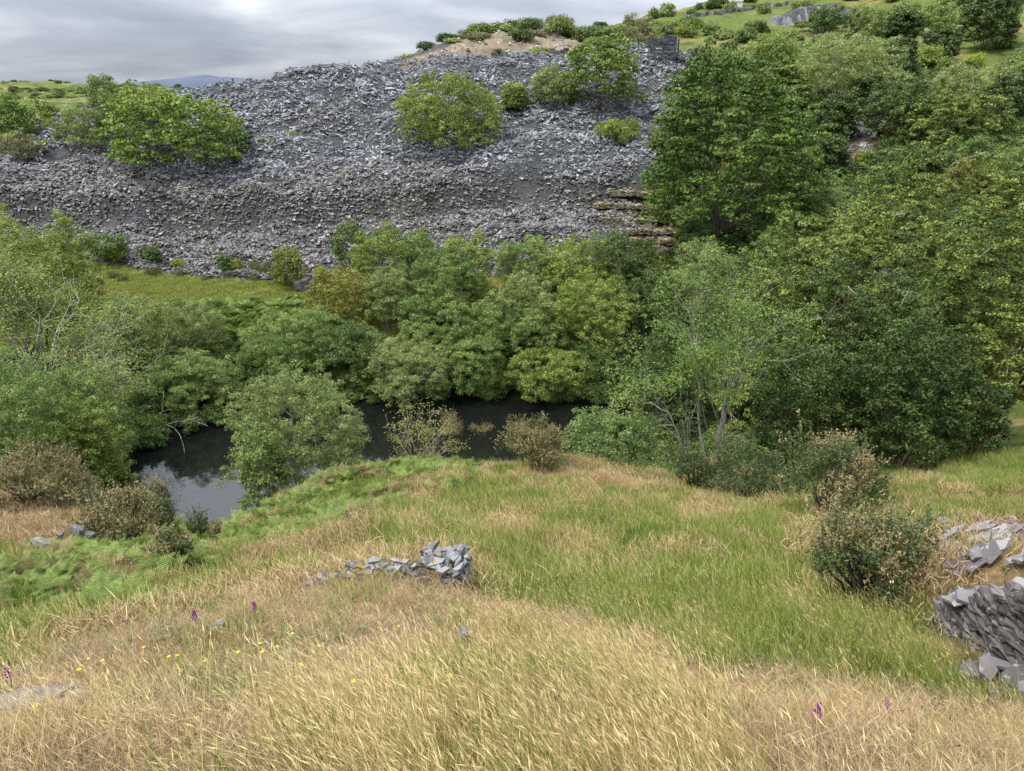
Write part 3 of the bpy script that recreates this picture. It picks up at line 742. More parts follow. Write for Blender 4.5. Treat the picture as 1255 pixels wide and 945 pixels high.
def bush_mesh(w, h, leaf, mats, rng, nl=10, cover=2.6, aspect=.5, up=.35, z0=None, lr=(.26,.42), spacing=None, flat=1., jitter=.14, cvar=.35, shape=1., k=None, inner=.25, zmin=-.7, rough_=.34, sprd=.52):
    z0 = 0 if z0 is None else z0
    lobes = crown_lobes(w, h, z0 - .05*h, nl, rng, lr, shape)
    sp = spacing or leaf*(4.2 if w > 2.5 else 2.6)
    P, Nn = lobe_clusters(lobes, sp, rng, zmin=zmin, jitter=jitter, inner=inner, zfloor=min(0, z0)+.02)
    q = np.percentile(np.abs(P[:, :2]), 99.0); tz = np.percentile(P[:, 2], 99.6)
    P = P*np.array([w/2/q*.97, w/2/q*.97, 1]); P[:, 2] *= np.where(P[:, 2] > 0, (h*.985)/tz, 1)
    s3 = np.array([w/2/q*.97, w/2/q*.97, h*.985/tz]); lobes = [(c_*s3, r_*s3) for c_, r_ in lobes]
    # break the outline up: bulges, hollows and a few sprigs
    dn = P/np.array([w/2, w/2, h]); g_ = (fbm(dn[:, 0]*2.3+7+h, dn[:, 1]*2.3+dn[:, 2]*2.9, int(w*97) % 991, 3)-.5)
    P = P*(1+rough_*g_[:, None]); P[:, 2] = np.maximum(P[:, 2], .03)
    tint = (fbm(dn[:, 0]*1.9+31, dn[:, 1]*1.9+dn[:, 2]*2.4, int(w*53) % 877, 2)-.5)*.7
    kk = k or max(2, int(cover*sp*sp/(leaf*leaf*aspect)/1.6))
    V, Q, c = leafcloud(P, Nn, kk, sp*.5, leaf, aspect, up, rng, cvar, flat, tint=tint, tuft=sp*sprd)
    return mesh_np('crown', V, Q, None, mats, c), lobes, (P, Nn)

def stems_mesh(w, h, lobes, rng, mat, r0, fork=.18, n=6, name='trunk', nst=1, extra=None):
    mb = MB()
    if nst == 1:
        top = np.array([rng.normal(0, .03*w), rng.normal(0, .03*w), h*fork]); P = wobble(np.array([0, 0, -.3]), top, 5, .04, rng); tube(mb, P, np.linspace(r0*1.25, r0*.85, 5), 8)
    else: top = np.array([0, 0, 0.])
    ls_ = lobes[:-1]
    if len(ls_) > 18: ls_ = [ls_[q] for q in rng.permutation([q for q in range(len(ls_)) if ls_[q][0][2] > .3*h])[:16]]
    for (c, r) in ls_:
        P = wobble(top if nst == 1 else np.array([rng.normal(0, .05*w), rng.normal(0, .05*w), -.1]), c, 7, .05, rng, .04)
        rr = r0*(.5 if nst == 1 else .4); tube(mb, P, np.linspace(rr, rr*.3, 7), 5)
        for j in range(n):
            e = c + rand_dirs(1, rng, -.3)[0]*r*.95; q = wobble(P[int(rng.integers(4, 7))], e, 5, .09, rng); tube(mb, q, np.linspace(rr*.3, rr*.08, 5), 4)
    if extra: extra(mb)
    return mb.mesh(name, mat, True)

def dead_twigs(lobes, rng, mat, n, L, r, facing=(0, -1, .4)):
    """bare pale branches that come out of the crown"""
    out = []; f = np.array(facing)
    for i in range(n):
        mb = MB()
        c, rr = lobes[int(rng.integers(0, len(lobes)-1))]
        d = rand_dirs(1, rng)[0]*.8 + f; d /= np.linalg.norm(d)
        p = c + d*rr*.75; dd = d*.5 + rng.normal(0, .6, 3) + np.array([0, 0, .3]); tips = []
        grow(mb, p, dd, L*rng.uniform(.6, 1.2), r, 2, rng, tips, up=.1, nch=1, ang=.7, minr=r*.22, segs=5)
        out.append(mb.mesh('dead_branch', mat, True))
    return out

KIND = {
 # leaf length factor, leaf colour, bark, lobes, look
 'willow':   dict(mat='willow', nl=20, lr=(.2,.34), cvar=.4, up=.35, aspect=.42, bark='bark'),
 'willow_y': dict(mat='willow_y', nl=20, lr=(.2,.34), cvar=.4, up=.35, aspect=.45, bark='bark'),
 'grey':     dict(mat='grey', nl=18, lr=(.2,.34), up=.3, aspect=.4, bark='pale'),
 'bluegr':   dict(mat='bluegr', nl=16, lr=(.2,.34), up=.5, aspect=.55, bark='bark'),
 'sycamore': dict(mat='sycamore', nl=26, up=1.1, aspect=.85, bark='syc', lr=(.10,.2), flat=.3, shape=.55, jitter=.1, cvar=.42, inner=.12, zmin=-.25, sprd=.55),
 'syc_b':    dict(mat='syc_b', nl=22, up=1.1, aspect=.85, bark='syc', lr=(.18,.30), flat=.4, shape=.7, jitter=.1, cvar=.42, inner=.15, zmin=-.3, sprd=.55),
 'oak':      dict(mat='oak', nl=80, up=.7, aspect=.6, bark='mossy', lr=(.08,.16), jitter=.18, cvar=.6, inner=.1, flat=.6, cover=3.4, sprd=.5),
 'oak_d':    dict(mat='oak_d', nl=40, up=.6, aspect=.6, bark='mossy', lr=(.12,.22), jitter=.2, cvar=.5, cover=3.2, sprd=.5, flat=.8),
 'holly':    dict(mat='holly', nl=16, up=.5, aspect=.6, bark='bark', lr=(.2,.34), jitter=.16),
 'thorn':    dict(mat='thorn', nl=13, up=.6, aspect=.6, bark='bark', lr=(.22,.36), jitter=.2, cvar=.45),
 'brown':    dict(mat='brown', nl=10, up=.3, aspect=.4, bark='pale', cover=2.0, jitter=.2),
 'sallow':   dict(mat='sallow', nl=11, up=.4, aspect=.45, bark='pale', jitter=.22, cover=2.2),
 'fern_y':   dict(mat='fern_y', nl=6, up=.3, aspect=.3, bark='bark', jitter=.3, cover=1.6),
}
def put(name, label, cat, kind, x0, y0, x1, y1, Y=None, group=None, seed=0, leaf=None, tree=False, dead=0, single=False, **kw):
    X, Y, zg, w, zt, zb = px_box(x0, y0, x1, y1, Y)
    K = dict(KIND[kind]); bark = K.pop('bark'); mat = LM[K.pop('mat')]; K.update(kw)
    rg = np.random.default_rng(int(abs(x0*7+y0*13+x1*3))+seed)
    h = max(zt-zg, .4); w = max(w, .3)
    dist = Y
    leaf = leaf or max(.075, min(.40, dist*.0025))
    leaf = min(leaf, w/6)
    z0 = max(0, zb-zg) if tree else 0
    if not tree: z0 = 0.
    if single: z0 = .06*h
    root = empty(name, (X, Y, zg)); tag(root, label, cat, group)
    me, lobes, cl = bush_mesh(w*.97, h, leaf, mat, rg, z0=z0, **K)
    cr = add('crown' if tree else 'foliage', me, root)
    r0 = .022*h if tree else .012*h
    sm = stems_mesh(w, h, lobes, rg, BM[bark], max(r0, .03), fork=max(.12, z0/h+.06), nst=1 if (tree or single) else 0, n=5 if dist < 60 else 2, name='trunk' if tree else 'stems')
    add('trunk' if tree else 'stems', sm, root)
    if dead:
        for me_ in dead_twigs(lobes, rg, BM['pale'], dead, w*.13, .0035*w): add('dead_branch', me_, root)
    return root

W1 = 'willow bushes crowding round the pond'
def P_(*a, **k): return put(*a, **k)
# ---- willows round the far side of the pond (back row, middle row, water's edge)
P_('willow_bush', 'upright yellow green willow at the back left of the clump, against the slate', 'willow bush', 'willow_y', 428,280,507,350, 78, W1)
P_('willow_bush', 'small narrow willow crown peeping out behind two others below the slate', 'willow bush', 'willow', 488,280,535,330, 80, W1)
P_('willow_bush', 'tall domed willow just left of the notch in the back row', 'willow bush', 'willow_y', 536,288,607,372, 72, W1)
P_('willow_bush', 'broad pale willow dome in front of the back row, left of centre', 'willow bush', 'willow', 500,308,586,390, 66, W1)
P_('willow_bush', 'greyish willow right behind the yellow hawthorn', 'willow bush', 'grey', 443,325,508,400, 64, W1)
P_('hawthorn_bush', 'yellow tinted hawthorn beside the dark stone wall end in the meadow', 'hawthorn bush', 'thorn', 372,326,464,402, 66)
P_('willow_bush', 'round willow right of the notch in the back row', 'willow bush', 'willow', 608,290,692,360, 76, W1)
P_('willow_bush', 'wide bright willow at the back right of the clump', 'willow bush', 'willow_y', 664,292,750,370, 73, W1)
P_('willow_bush', 'light green willow ball between the notch and the biggest dome', 'willow bush', 'grey', 610,336,684,410, 63, W1)
P_('willow_bush', 'biggest round willow dome, high at the right of the clump', 'willow bush', 'willow_y', 672,340,782,460, 59, W1)
P_('willow_bush', 'small willow tucked below the light green ball', 'willow bush', 'willow', 618,380,692,448, 56, W1)
P_('willow_bush', 'narrow upright willow in the middle of the clump', 'willow bush', 'willow', 576,362,636,470, 56, W1)
P_('willow_bush', 'wide willow in the centre left, above the one with drooping grey tips', 'willow bush', 'willow', 486,362,590,455, 59, W1)
P_('willow_bush', 'long low willow mound left of the clump, above the pond inlet', 'willow bush', 'willow', 296,386,435,490, 50.5, W1)
P_('willow_bush', 'dark green willow between the long mound and the water', 'willow bush', 'bluegr', 385,395,488,498, 50.5, W1)
P_('willow_bush', 'willow with drooping grey tips hanging over the left of the dark water', 'willow bush', 'grey', 450,418,552,506, 48.0, W1)
P_('willow_bush', 'dense willow at the water edge near the middle of the far bank', 'willow bush', 'willow', 530,405,626,500, 49.5, W1)
P_('willow_bush', 'yellow green willow low over the water under the biggest dome', 'willow bush', 'willow_y', 614,430,722,500, 49, W1)
P_('willow_bush', 'dark willow at the right end of the far water edge', 'willow bush', 'bluegr', 700,425,775,500, 51, W1)
P_('alder_bush', 'fresh green bush at the foot of the mossy terraces', 'alder bush', 'bluegr', 724,283,800,352, 76)
P_('alder_tree', 'blue green tree between the biggest willow and the hawthorn with pale trunks', 'alder tree', 'bluegr', 760,325,838,500, 58)
P_('willow_bush', 'pale willow with silvery shoots below the big dark sycamore', 'willow bush', 'grey', 812,296,905,400, 58, W1)
P_('alder_bush', 'dark bush filling the gap behind the hawthorn with pale trunks', 'alder bush', 'oak_d', 770,400,960,560, 44)
P_('willow_bush', 'grey green willow standing on the near bank, its branches over the reflection', 'willow bush', 'grey', 276,458,450,606, 31.5, None, leaf=.12, nl=16, jitter=.22)
P_('willow_bush', 'small dark willow at the water edge left of the grey green one', 'willow bush', 'willow', 290,520,352,612, 30.0, None, leaf=.12)
P_('willow_bush', 'silvery willow above the left end of the pond', 'willow bush', 'grey', 178,370,276,480, 52, W1)
P_('willow_bush', 'rounded willow overhanging the left end of the pond, with a yellow spray', 'willow bush', 'willow', 184,436,290,508, 46, W1)
P_('willow_bush', 'dark willow in shadow behind the drooping ash branches', 'willow bush', 'oak_d', 60,420,205,522, 50, W1)
P_('willow_bush', 'feathery willow on the meadow edge left of the bracken', 'willow bush', 'grey', 128,362,190,425, 60, W1)
P_('willow_bush', 'bright bushy willow on the meadow edge behind the ash trees', 'willow bush', 'ash_w' if False else 'willow_y', 30,268,118,350, 64, W1)
P_('willow_bush', 'bright bushy willow at the left picture edge behind the ash trees', 'willow bush', 'willow_y', -50,262,48,350, 66, W1)
P_('willow_bush', 'large dark green bush filling the left bank below the ash trunks', 'willow bush', 'willow', -80,452,100,585, 33, None, leaf=.12, nl=15)
P_('willow_bush', 'low yellow green bush leaning out over the left of the pond', 'willow bush', 'willow_y', 36,492,150,574, 33.5, None, leaf=.12)
P_('willow_bush', 'dull green bush between the ash trunks and the pond', 'willow bush', 'willow', 40,455,150,540, 37, None, leaf=.13)

# ---- trees and bushes on and above the slate tip
P_('willow_bush', 'large round willow alone in the middle of the slate face', 'willow bush', 'willow_y', 482,92,613,190, None, rough_=.22, nl=26)
P_('willow_bush', 'small upright bush on the slate between the round willow and the sycamore', 'willow bush', 'willow_y', 615,104,646,139, None)
P_('sycamore_tree', 'bright green sycamore high on the right of the slate face', 'sycamore tree', 'syc_b', 682,44,790,142, None, leaf=.27)
P_('willow_bush', 'greyish shrub on the left flank of the bright sycamore', 'willow bush', 'grey', 648,80,712,134, None)
P_('willow_bush', 'small spreading willow on the slate below the bright sycamore', 'willow bush', 'willow_y', 727,147,786,182, None)
P_('birch_bush', 'thin pale shrub between the slate and the big dark sycamore', 'birch bush', 'brown', 786,154,842,208, None)
P_('sycamore_tree', 'broad bright sycamore on the left of the slate face', 'sycamore tree', 'syc_b', 134,114,302,222, None, leaf=.26, nl=34, seed=3)
P_('willow_tree', 'tall paler tree on the skyline behind the broad sycamore', 'willow tree', 'willow_y', 128,108,216,200, 119, tree=False)
P_('ash_tree', 'wispy treetop sticking up on the skyline at the left', 'ash tree', 'grey', 112,93,150,190, 121)
P_('willow_bush', 'grey leaved shrub on the slate left of the broad sycamore', 'willow bush', 'grey', 66,130,132,192, 112)
P_('sycamore_tree', 'yellow green sycamore at the left picture edge above the slate', 'sycamore tree', 'syc_b', -50,114,50,192, 118)
P_('willow_bush', 'round brownish willow at the far left of the slate', 'willow bush', 'brown', 4,168,48,206, None, cover=3)
P_('hawthorn_bush', 'small bush at the head of the slate gully on the far left', 'hawthorn bush', 'willow_y', 50,126,70,150, 126)
for (lab, a, b, c, d) in [('yellow fern tuft right of the brownish willow', 46,174,66,189), ('yellow fern tuft low on the slate at far left', 26,211,42,223), ('yellow fern tuft above the left gully of slate', 52,146,64,158),
      ('yellow fern tuft on the slate right of the broad sycamore', 322,168,342,181), ('tiny yellow fern tuft next to the larger one right of the broad sycamore', 352,162,363,170), ('tiny fern tuft on the dark slate under the broad sycamore', 268,226,284,236), ('fern tuft on the slate close under the left end of the skyline crest', 288,148,304,158)]:
    P_('fern_tuft', lab, 'fern', 'fern_y', a,b,c,d, None, 'fern tufts dotted on the slate')
for (lab, kd, a, b, c, d, Y) in [('low green bush at the left end of the upper tip', 'willow_y', 446,80,490,97, 149), ('rounded bush on the left shoulder of the upper tip', 'willow', 576,32,607,50, 163), ('brownish bush just below the rounded one on the upper tip', 'brown', 566,44,602,62, 158),
      ('dark little bush right of the rounded one on the skyline', 'bluegr', 604,35,626,47, 165), ('tallest bush on the upper tip skyline', 'grey', 668,22,701,52, 163), ('small sapling alone on the left skyline of the upper tip', 'willow', 543,49,552,60, 157),
      ('green bush halfway up the left side of the upper tip', 'willow_y', 546,64,564,80, 153), ('small yellow bush under the dark slate patch', 'willow_y', 652,64,674,77, 150), ('bush behind the bright sycamore on the skyline', 'bluegr', 705,36,742,58, 160),
      ('low scrubby bush by the dark slate patch of the upper tip', 'brown', 640,44,668,56, 160), ('olive bush between the skyline and the bright sycamore', 'willow', 738,34,772,64, 158), ('yellowish gorse clump low on the left of the upper tip', 'thorn', 500,74,530,90, 150)]:
    P_('bush', lab, 'bush', kd, a,b,c,d, Y, 'bushes on the upper tip')
P_('thorn_tree', 'dark twiggy thorn tree leaning on the left of the ruined wall', 'thorn tree', 'brown', 760,20,800,78, 153, dead=6)
P_('thorn_bush', 'dense low thorn bush below the twiggy tree by the ruin', 'thorn bush', 'oak_d', 758,52,796,80, 147)
P_('brown_bush', 'brownish shrub right of the ruined wall at the top of the slate', 'bush', 'brown', 836,62,882,92, None)
# ---- foot of the tip
P_('dark_bush', 'dark rounded bush at the foot of the slate on the left', 'bush', 'bluegr', 110,287,156,323, None)
P_('fern_tuft', 'bright yellow fern against the dark rounded bush', 'fern', 'fern_y', 130,306,152,324, None, 'fern tufts along the foot of the slate')
P_('grey_bush', 'small grey green bush on the slate edge right of the dark one', 'bush', 'bluegr', 171,302,198,326, None)
P_('small_tree', 'small dark upright bush by a yellow fern at the foot of the slate', 'bush', 'bluegr', 267,313,284,339, None)
P_('fern_tuft', 'yellow fern right of the small dark upright bush', 'fern', 'fern_y', 281,318,297,337, None, 'fern tufts along the foot of the slate')
P_('fern_tuft', 'low yellow fern at the middle of the foot of the slate', 'fern', 'fern_y', 210,318,226,332, None, 'fern tufts along the foot of the slate')
P_('hawthorn_bush', 'brown green hawthorn at the foot of the slate above the wall end', 'hawthorn bush', 'thorn', 328,306,376,352, None)
P_('willow_bush', 'pale blue green bush against the slate behind the upright willow', 'willow bush', 'bluegr', 405,274,450,330, 84)

# ---- the big trees on the right
P_('sycamore_tree', 'very tall dark sycamore standing between the slate tip and the hillside', 'sycamore tree', 'sycamore', 784,72,1012,335, 79, None, leaf=.25, nl=110, rough_=.45, seed=5, single=True)
OG = 'oak trees at the right of the pond'
P_('oak_tree', 'broad oak behind the hawthorn with pale trunks', 'oak tree', 'oak', 880,262,1100,520, 36, OG, leaf=.13, dead=16)
P_('oak_tree', 'tallest oak, its pale dead twigs reaching up to the mossy scree', 'oak tree', 'oak', 1000,196,1200,500, 39, OG, leaf=.14, dead=20)
P_('oak_tree', 'oak at the right picture edge with mossy trunks', 'oak tree', 'oak', 1140,226,1345,560, 31, OG, leaf=.12, dead=18, tree=True)
P_('oak_tree', 'lower oak in front of the two tall ones', 'oak tree', 'oak_d', 960,330,1150,560, 31.5, OG, leaf=.13, dead=12)
P_('holly_bush', 'dark holly bush under the oaks just right of the pale trunks', 'holly bush', 'holly', 915,420,1050,600, 28.5, None, leaf=.12, nl=20)
P_('holly_bush', 'very dark holly bush under the oaks above the grassy shoulder', 'holly bush', 'holly', 1030,410,1185,606, 27.5, None, leaf=.12, nl=20)
P_('holly_bush', 'dark holly bush in front of the trunks at the right edge', 'holly bush', 'holly', 1150,470,1235,585, 27.5, None, leaf=.12)
P_('alder_tree', 'tree filling the slope between the tall sycamore and the broad oak', 'alder tree', 'sallow', 870,300,985,420, 52)
# ---- right hillside
HG = 'trees and shrubs on the right hillside'
for row in [
 ('willow_tree','large pale willow dome in the middle of the hillside','grey',966,38,1104,142,126), ('willow_bush','yellow green shrub left of the large pale willow','willow_y',918,42,976,92,138),
 ('willow_bush','shrub right above the tall sycamore crown','willow',866,62,914,96,None), ('willow_bush','greyish tree on the upper hillside above the large pale willow','bluegr',990,10,1038,44,None),
 ('willow_bush','rounded tree below the grey crag','grey',1038,8,1088,44,None), ('dark_tree','dark oak near the top, right of the rounded tree','oak_d',1088,16,1128,50,None), ('willow_bush','green tree between the dark oak and the tan clearing','willow',1122,5,1165,44,None),
 ('dark_tree','dark treetop cut by the top edge left of the tall dark tree','bluegr',1156,-16,1198,18,None), ('dark_tree','tall dark tree near the top right corner','oak_d',1182,-14,1244,60,None),
 ('hawthorn_bush','green bush above the tan clearing','oak_d',1132,38,1172,76,None), ('hawthorn_bush','bright low bush at the lower end of the tan clearing','willow_y',1116,57,1152,82,None), ('dark_bush','dark bush left of the tan clearing','oak_d',1080,52,1122,100,None),
 ('fern_tuft','bright fern clump in the clearing below the tall dark tree','fern_y',1181,69,1203,87,None), ('willow_bush','pale wispy shrub above the spreading oak','grey',1144,80,1212,124,None),
 ('oak_tree','spreading oak with crooked limbs above the scree','oak_d',1058,96,1150,176,None), ('oak_tree','wide oak right of the scree with bare pale twigs','oak',1120,110,1232,190,None), ('oak_tree','oak at the right edge level with the crooked oak','oak_d',1210,92,1275,156,None),
 ('dark_bush','dark shrub left above the scree','oak_d',1000,118,1054,176,None), ('dark_bush','olive shrub between the pale willow and the crooked oak','oak_d',1044,92,1084,146,None), ('brown_bush','brown green shrub right of the tallest oak top','thorn',1152,194,1220,254,None),
 ('willow_bush','green shrub at the right edge below the wide oak','willow',1214,176,1285,245,None), ('hawthorn_bush','bushy thorn above the brown green shrub','sallow',1166,166,1216,212,None), ('hawthorn_bush','thorn bush just under the scree','oak_d',1098,182,1154,222,None),
 ('willow_bush','bush right of the tall sycamore at mid height','oak_d',996,168,1040,228,None), ('willow_bush','bush hugging the right flank of the sycamore','willow',978,220,1036,285,None), ('willow_bush','bush beyond the sycamore crown to its upper right','oak',930,84,990,140,None)]:
    nm, lab, kd, a, b, c, d, Y = row
    P_(nm, lab, nm.replace('_', ' '), kd, a,b,c,d, Y, HG, dead=(8 if 'bare pale' in lab or 'crooked' in lab else 0))

# a thick scatter of small shrubs over the hillside beyond
sh = []
for k, (mt, w_, h_) in enumerate([('willow',3,2.2),('grey',3.4,2.4),('willow_y',2.8,1.9),('oak_d',3,2.6),('sallow',3,2.2),('thorn',2.4,1.6),('bluegr',2.6,2.4),('fern_y',1.6,.9)]):
    me, _, _ = bush_mesh(w_, h_, .36, LM[mt], np.random.default_rng(50+k), nl=7, cover=2.0); sh.append(me)
n = 6500; x = rng.uniform(8, 226, n); y = rng.uniform(62, 287, n); z = height(x, y); px, py, d = project(x, y, z)
dens = fbm(x/16, y/16, 120, 3)
k = (px > 790) & (px < 1500) & (py > -200) & ~tipmask(x, y, z) & ~rockmask(x, y, z) & (dens + .12*rng.normal(0, 1, n) > np.where(y < 109, .34, np.where(py < 110, .60, .50)))
k &= ~((px < 1020) & (py < 30+(900-px)*.06) & (rng.uniform(0, 1, n) > .12)) & ~inpoly(px, py, [(1105,60),(1140,30),(1215,60),(1245,85),(1190,95),(1130,80)])
k &= (y > 109) | (px > 800)
x, y, z = x[k], y[k], z[k]; n = len(x)
wgt = np.array([.28,.16,.24,.06,.12,.08,.03,.03]); pk = rng.choice(8, n, p=wgt)
scatter('hillside_scrub', 'thick scrub of small willows and thorns all over the upper hillside', np.stack([x, y, z-.2], -1), sh, np.stack([np.zeros(n), np.zeros(n), rng.uniform(0, 6.28, n)], -1), (rng.uniform(.55, 1.35, n)*np.where(y > 190, 1.1, np.where(y > 109, .85, .6)))[:, None]*np.array([[1, 1, 1.]]), pk)
# undergrowth on the lower right slope and round the pond's rim
def under(name, label, x, y, cond, s0, s1, picks):
    z = height(x, y); px, py, d = project(x, y, z); k = cond(x, y, z, px, py) & ~tipmask(x, y, z); x, y, z = x[k], y[k], z[k]; n = len(x)
    scatter(name, label, np.stack([x, y, z-.1], -1), shu, np.stack([np.zeros(n), np.zeros(n), rng.uniform(0, 6.28, n)], -1), rng.uniform(s0, s1, n), rng.choice(picks, n))
shu = []
for k, (mt, w_, h_) in enumerate([('willow',1.8,1.3),('sallow',1.8,1.4),('oak_d',2,1.5),('thorn',1.6,1.1),('bluegr',1.6,1.3),('bracken',1.8,.9)]):
    me, _, _ = bush_mesh(w_, h_, .17, LM[mt], np.random.default_rng(80+k), nl=8, cover=2.2); shu.append(me)
under('slope_undergrowth', 'brambles and saplings covering the ground between the tall sycamore and the oaks', rng.uniform(6, 70, 4200), rng.uniform(50, 100, 4200), lambda x, y, z, px, py: (px > 770) & (px < 1400) & ~rockmask(x, y, z) & (rng.uniform(0, 1, len(x)) > .25), .6, 1.5, [0, 1, 2, 2, 3, 4, 5])
under('bankside_undergrowth', 'low bushes and brambles fringing the pond banks', rng.uniform(-40, 26, 5200), rng.uniform(27, 66, 5200), lambda x, y, z, px, py: (z > -22.35) & (z < -19.0) & ((y > 42) | (px > 700) | (px < 40)), .35, .95, [0, 0, 1, 2, 4])
# heath on the distant left hill
n = 5000; x = rng.uniform(-365, 35, n); y = rng.uniform(130, 540, n); z = height(x, y); k = fbm(x/25, y/25, 130, 4) > .52; x, y, z = x[k], y[k], z[k]; n = len(x)
scatter('distant_heath', 'dark heath and gorse speckling the distant left hill', np.stack([x, y, z-.3], -1), sh, np.stack([np.zeros(n), np.zeros(n), rng.uniform(0, 6.28, n)], -1), rng.uniform(.4, 1.1, n)[:, None]*np.array([[1.3, 1.3, .7]]), rng.choice([0, 3, 5, 6], n))
# ------------------------------------------------------------------ open trees whose limbs show (ash, hawthorn), and gorse
def open_tree(name, label, cat, box, Y, base, leafmat, barkmat, seed, nst=3, depth=3, nch=3, leaf=.1, k=16, frac=.7, spread=.25, r0=.12, group=None, lean=None, droop=0, fan=.45, up=.25, zlow=0, bend=0):
    x0, y0, x1, y1 = box; X, Yw, zg, w, zt, zb = px_box(x0, y0, x1, y1, Y); rg = np.random.default_rng(seed)
    bp_ = at(base[0], base[1], Yw); zg = z_at(bp_[0], Yw); H = zt-zg
    mb = MB(); tips = []
    for s in range(nst):
        a = 2*PI*s/nst + rg.uniform(-.5, .5); d = np.array([math.cos(a)*fan, math.sin(a)*fan*.7, 1.])
        if lean is not None and s % 2 == 0: d = d + np.array(lean)
        grow(mb, np.array([rg.normal(0, .05*H), rg.normal(0, .04*H), -.3]), d, H*.5*rg.uniform(.8, 1.1), r0*rg.uniform(.7, 1.1), depth, rg, tips, up=up, nch=nch, ang=.6, minr=.007*(1 if Yw < 40 else 1.6), segs=6, droop=droop)
    V = np.concatenate(mb.V); T = np.array([t[0] for t in tips]); Dd = np.array([t[1] for t in tips])
    # fit the crown into its box about the root
    xl = (x0-base[0])*w/(x1-x0); xr = (x1-base[0])*w/(x1-x0)
    ql, qr = np.percentile(T[:, 0], [1.5, 98.5]); qz = np.percentile(T[:, 2], 98.5)
    def fit(A):
        A = A.copy(); hh = np.clip(A[:, 2]/qz, 0, 1)
        A[:, 0] = np.where(A[:, 0] < 0, A[:, 0]*xl/ql, A[:, 0]*xr/qr); A[:, 1] *= (xr-xl)/(qr-ql); A[:, 2] *= H/qz; return A
    mb.V = [fit(v) for v in mb.V]; T = fit(T)
    root = empty(name, (bp_[0], Yw, zg)); tag(root, label, cat, group)
    add('trunk', mb.mesh('trunk', barkmat, True), root)
    sel = (rg.uniform(0, 1, len(T)) < frac*np.where(T[:, 2] < zlow*H, .15, 1)) & (T[:, 2] > .12*H)
    Vv, Q, c = leafcloud(T[sel], Dd[sel], k, spread, leaf, .42, .8, rg, .4, .45, .5)
    add('crown', mesh_np('crown', Vv, Q, None, leafmat, c), root)
    return root

AG = 'ash trees with bare branches on the left bank'
open_tree('ash_tree', 'ash at the left picture edge with a thick pale trunk', 'ash tree', (-60,268,80,500), 45, (18,470), LM['ash'], BM['pale'], 11, nst=4, depth=3, leaf=.19, k=34, frac=.66, spread=.48, r0=.24, group=AG)
open_tree('ash_tree', 'slender ash with a dark forked trunk, second from the left edge', 'ash tree', (15,290,130,520), 46, (52,490), LM['ash'], BM['bark'], 12, nst=3, depth=3, leaf=.19, k=34, frac=.66, spread=.48, r0=.17, group=AG)
open_tree('ash_tree', 'ash nearest the pond with long pale branches arching towards the water', 'ash tree', (45,315,205,520), 44, (78,500), LM['ash'], BM['pale'], 13, nst=4, depth=3, leaf=.18, k=32, frac=.6, spread=.48, r0=.18, group=AG, lean=(.8, 0, -.2), droop=.35)
open_tree('ash_tree', 'low ash bough with yellow green leaves drooping over the dark bank', 'ash tree', (85,400,200,525), 42, (110,520), LM['ash'], BM['pale'], 14, nst=4, depth=3, leaf=.16, k=28, frac=.75, spread=.4, r0=.13, group=AG, droop=.3)
open_tree('hawthorn_tree', 'hawthorn with several pale trunks and a bare lower left side', 'hawthorn tree', (752,328,944,582), 27, (878,575), LM['rowan'], BM['pale'], 21, nst=5, depth=3, nch=3, leaf=.12, k=44, frac=.9, spread=.3, r0=.12, lean=(-.7, 0, -.2), fan=.36, zlow=.52)
put('sallow_bush', 'fresh green sallow bush left of the pale trunks on the edge of the knoll', 'sallow bush', 'sallow', 688,506,812,590, 25.2, leaf=.09, nl=16)
open_tree('elder_bush', 'leafy sapling with pale twigs standing above the bracken before the pond', 'elder bush', (478,498,562,562), 25.5, (522,560), LM['thorn'], BM['pale'], 23, nst=7, depth=2, nch=3, leaf=.085, k=14, frac=.8, spread=.14, r0=.025, fan=.9)

# fallen dead branch reaching over the water
rg = np.random.default_rng(5); mb = MB(); tips = []
b0 = at(158, 512, fy(43)); b0[2] = WATER_Z+.5; grow(mb, np.zeros(3), np.array([1, -.15, .12]), 3.2, .09, 2, rg, tips, up=.1, nch=2, ang=.6, minr=.022)
o = add('fallen_branch', mb.mesh('fallen_branch', BM['pale'], True)); o.location = b0; tag(o, 'bare pale fallen branch reaching out over the left of the pond', 'branch')

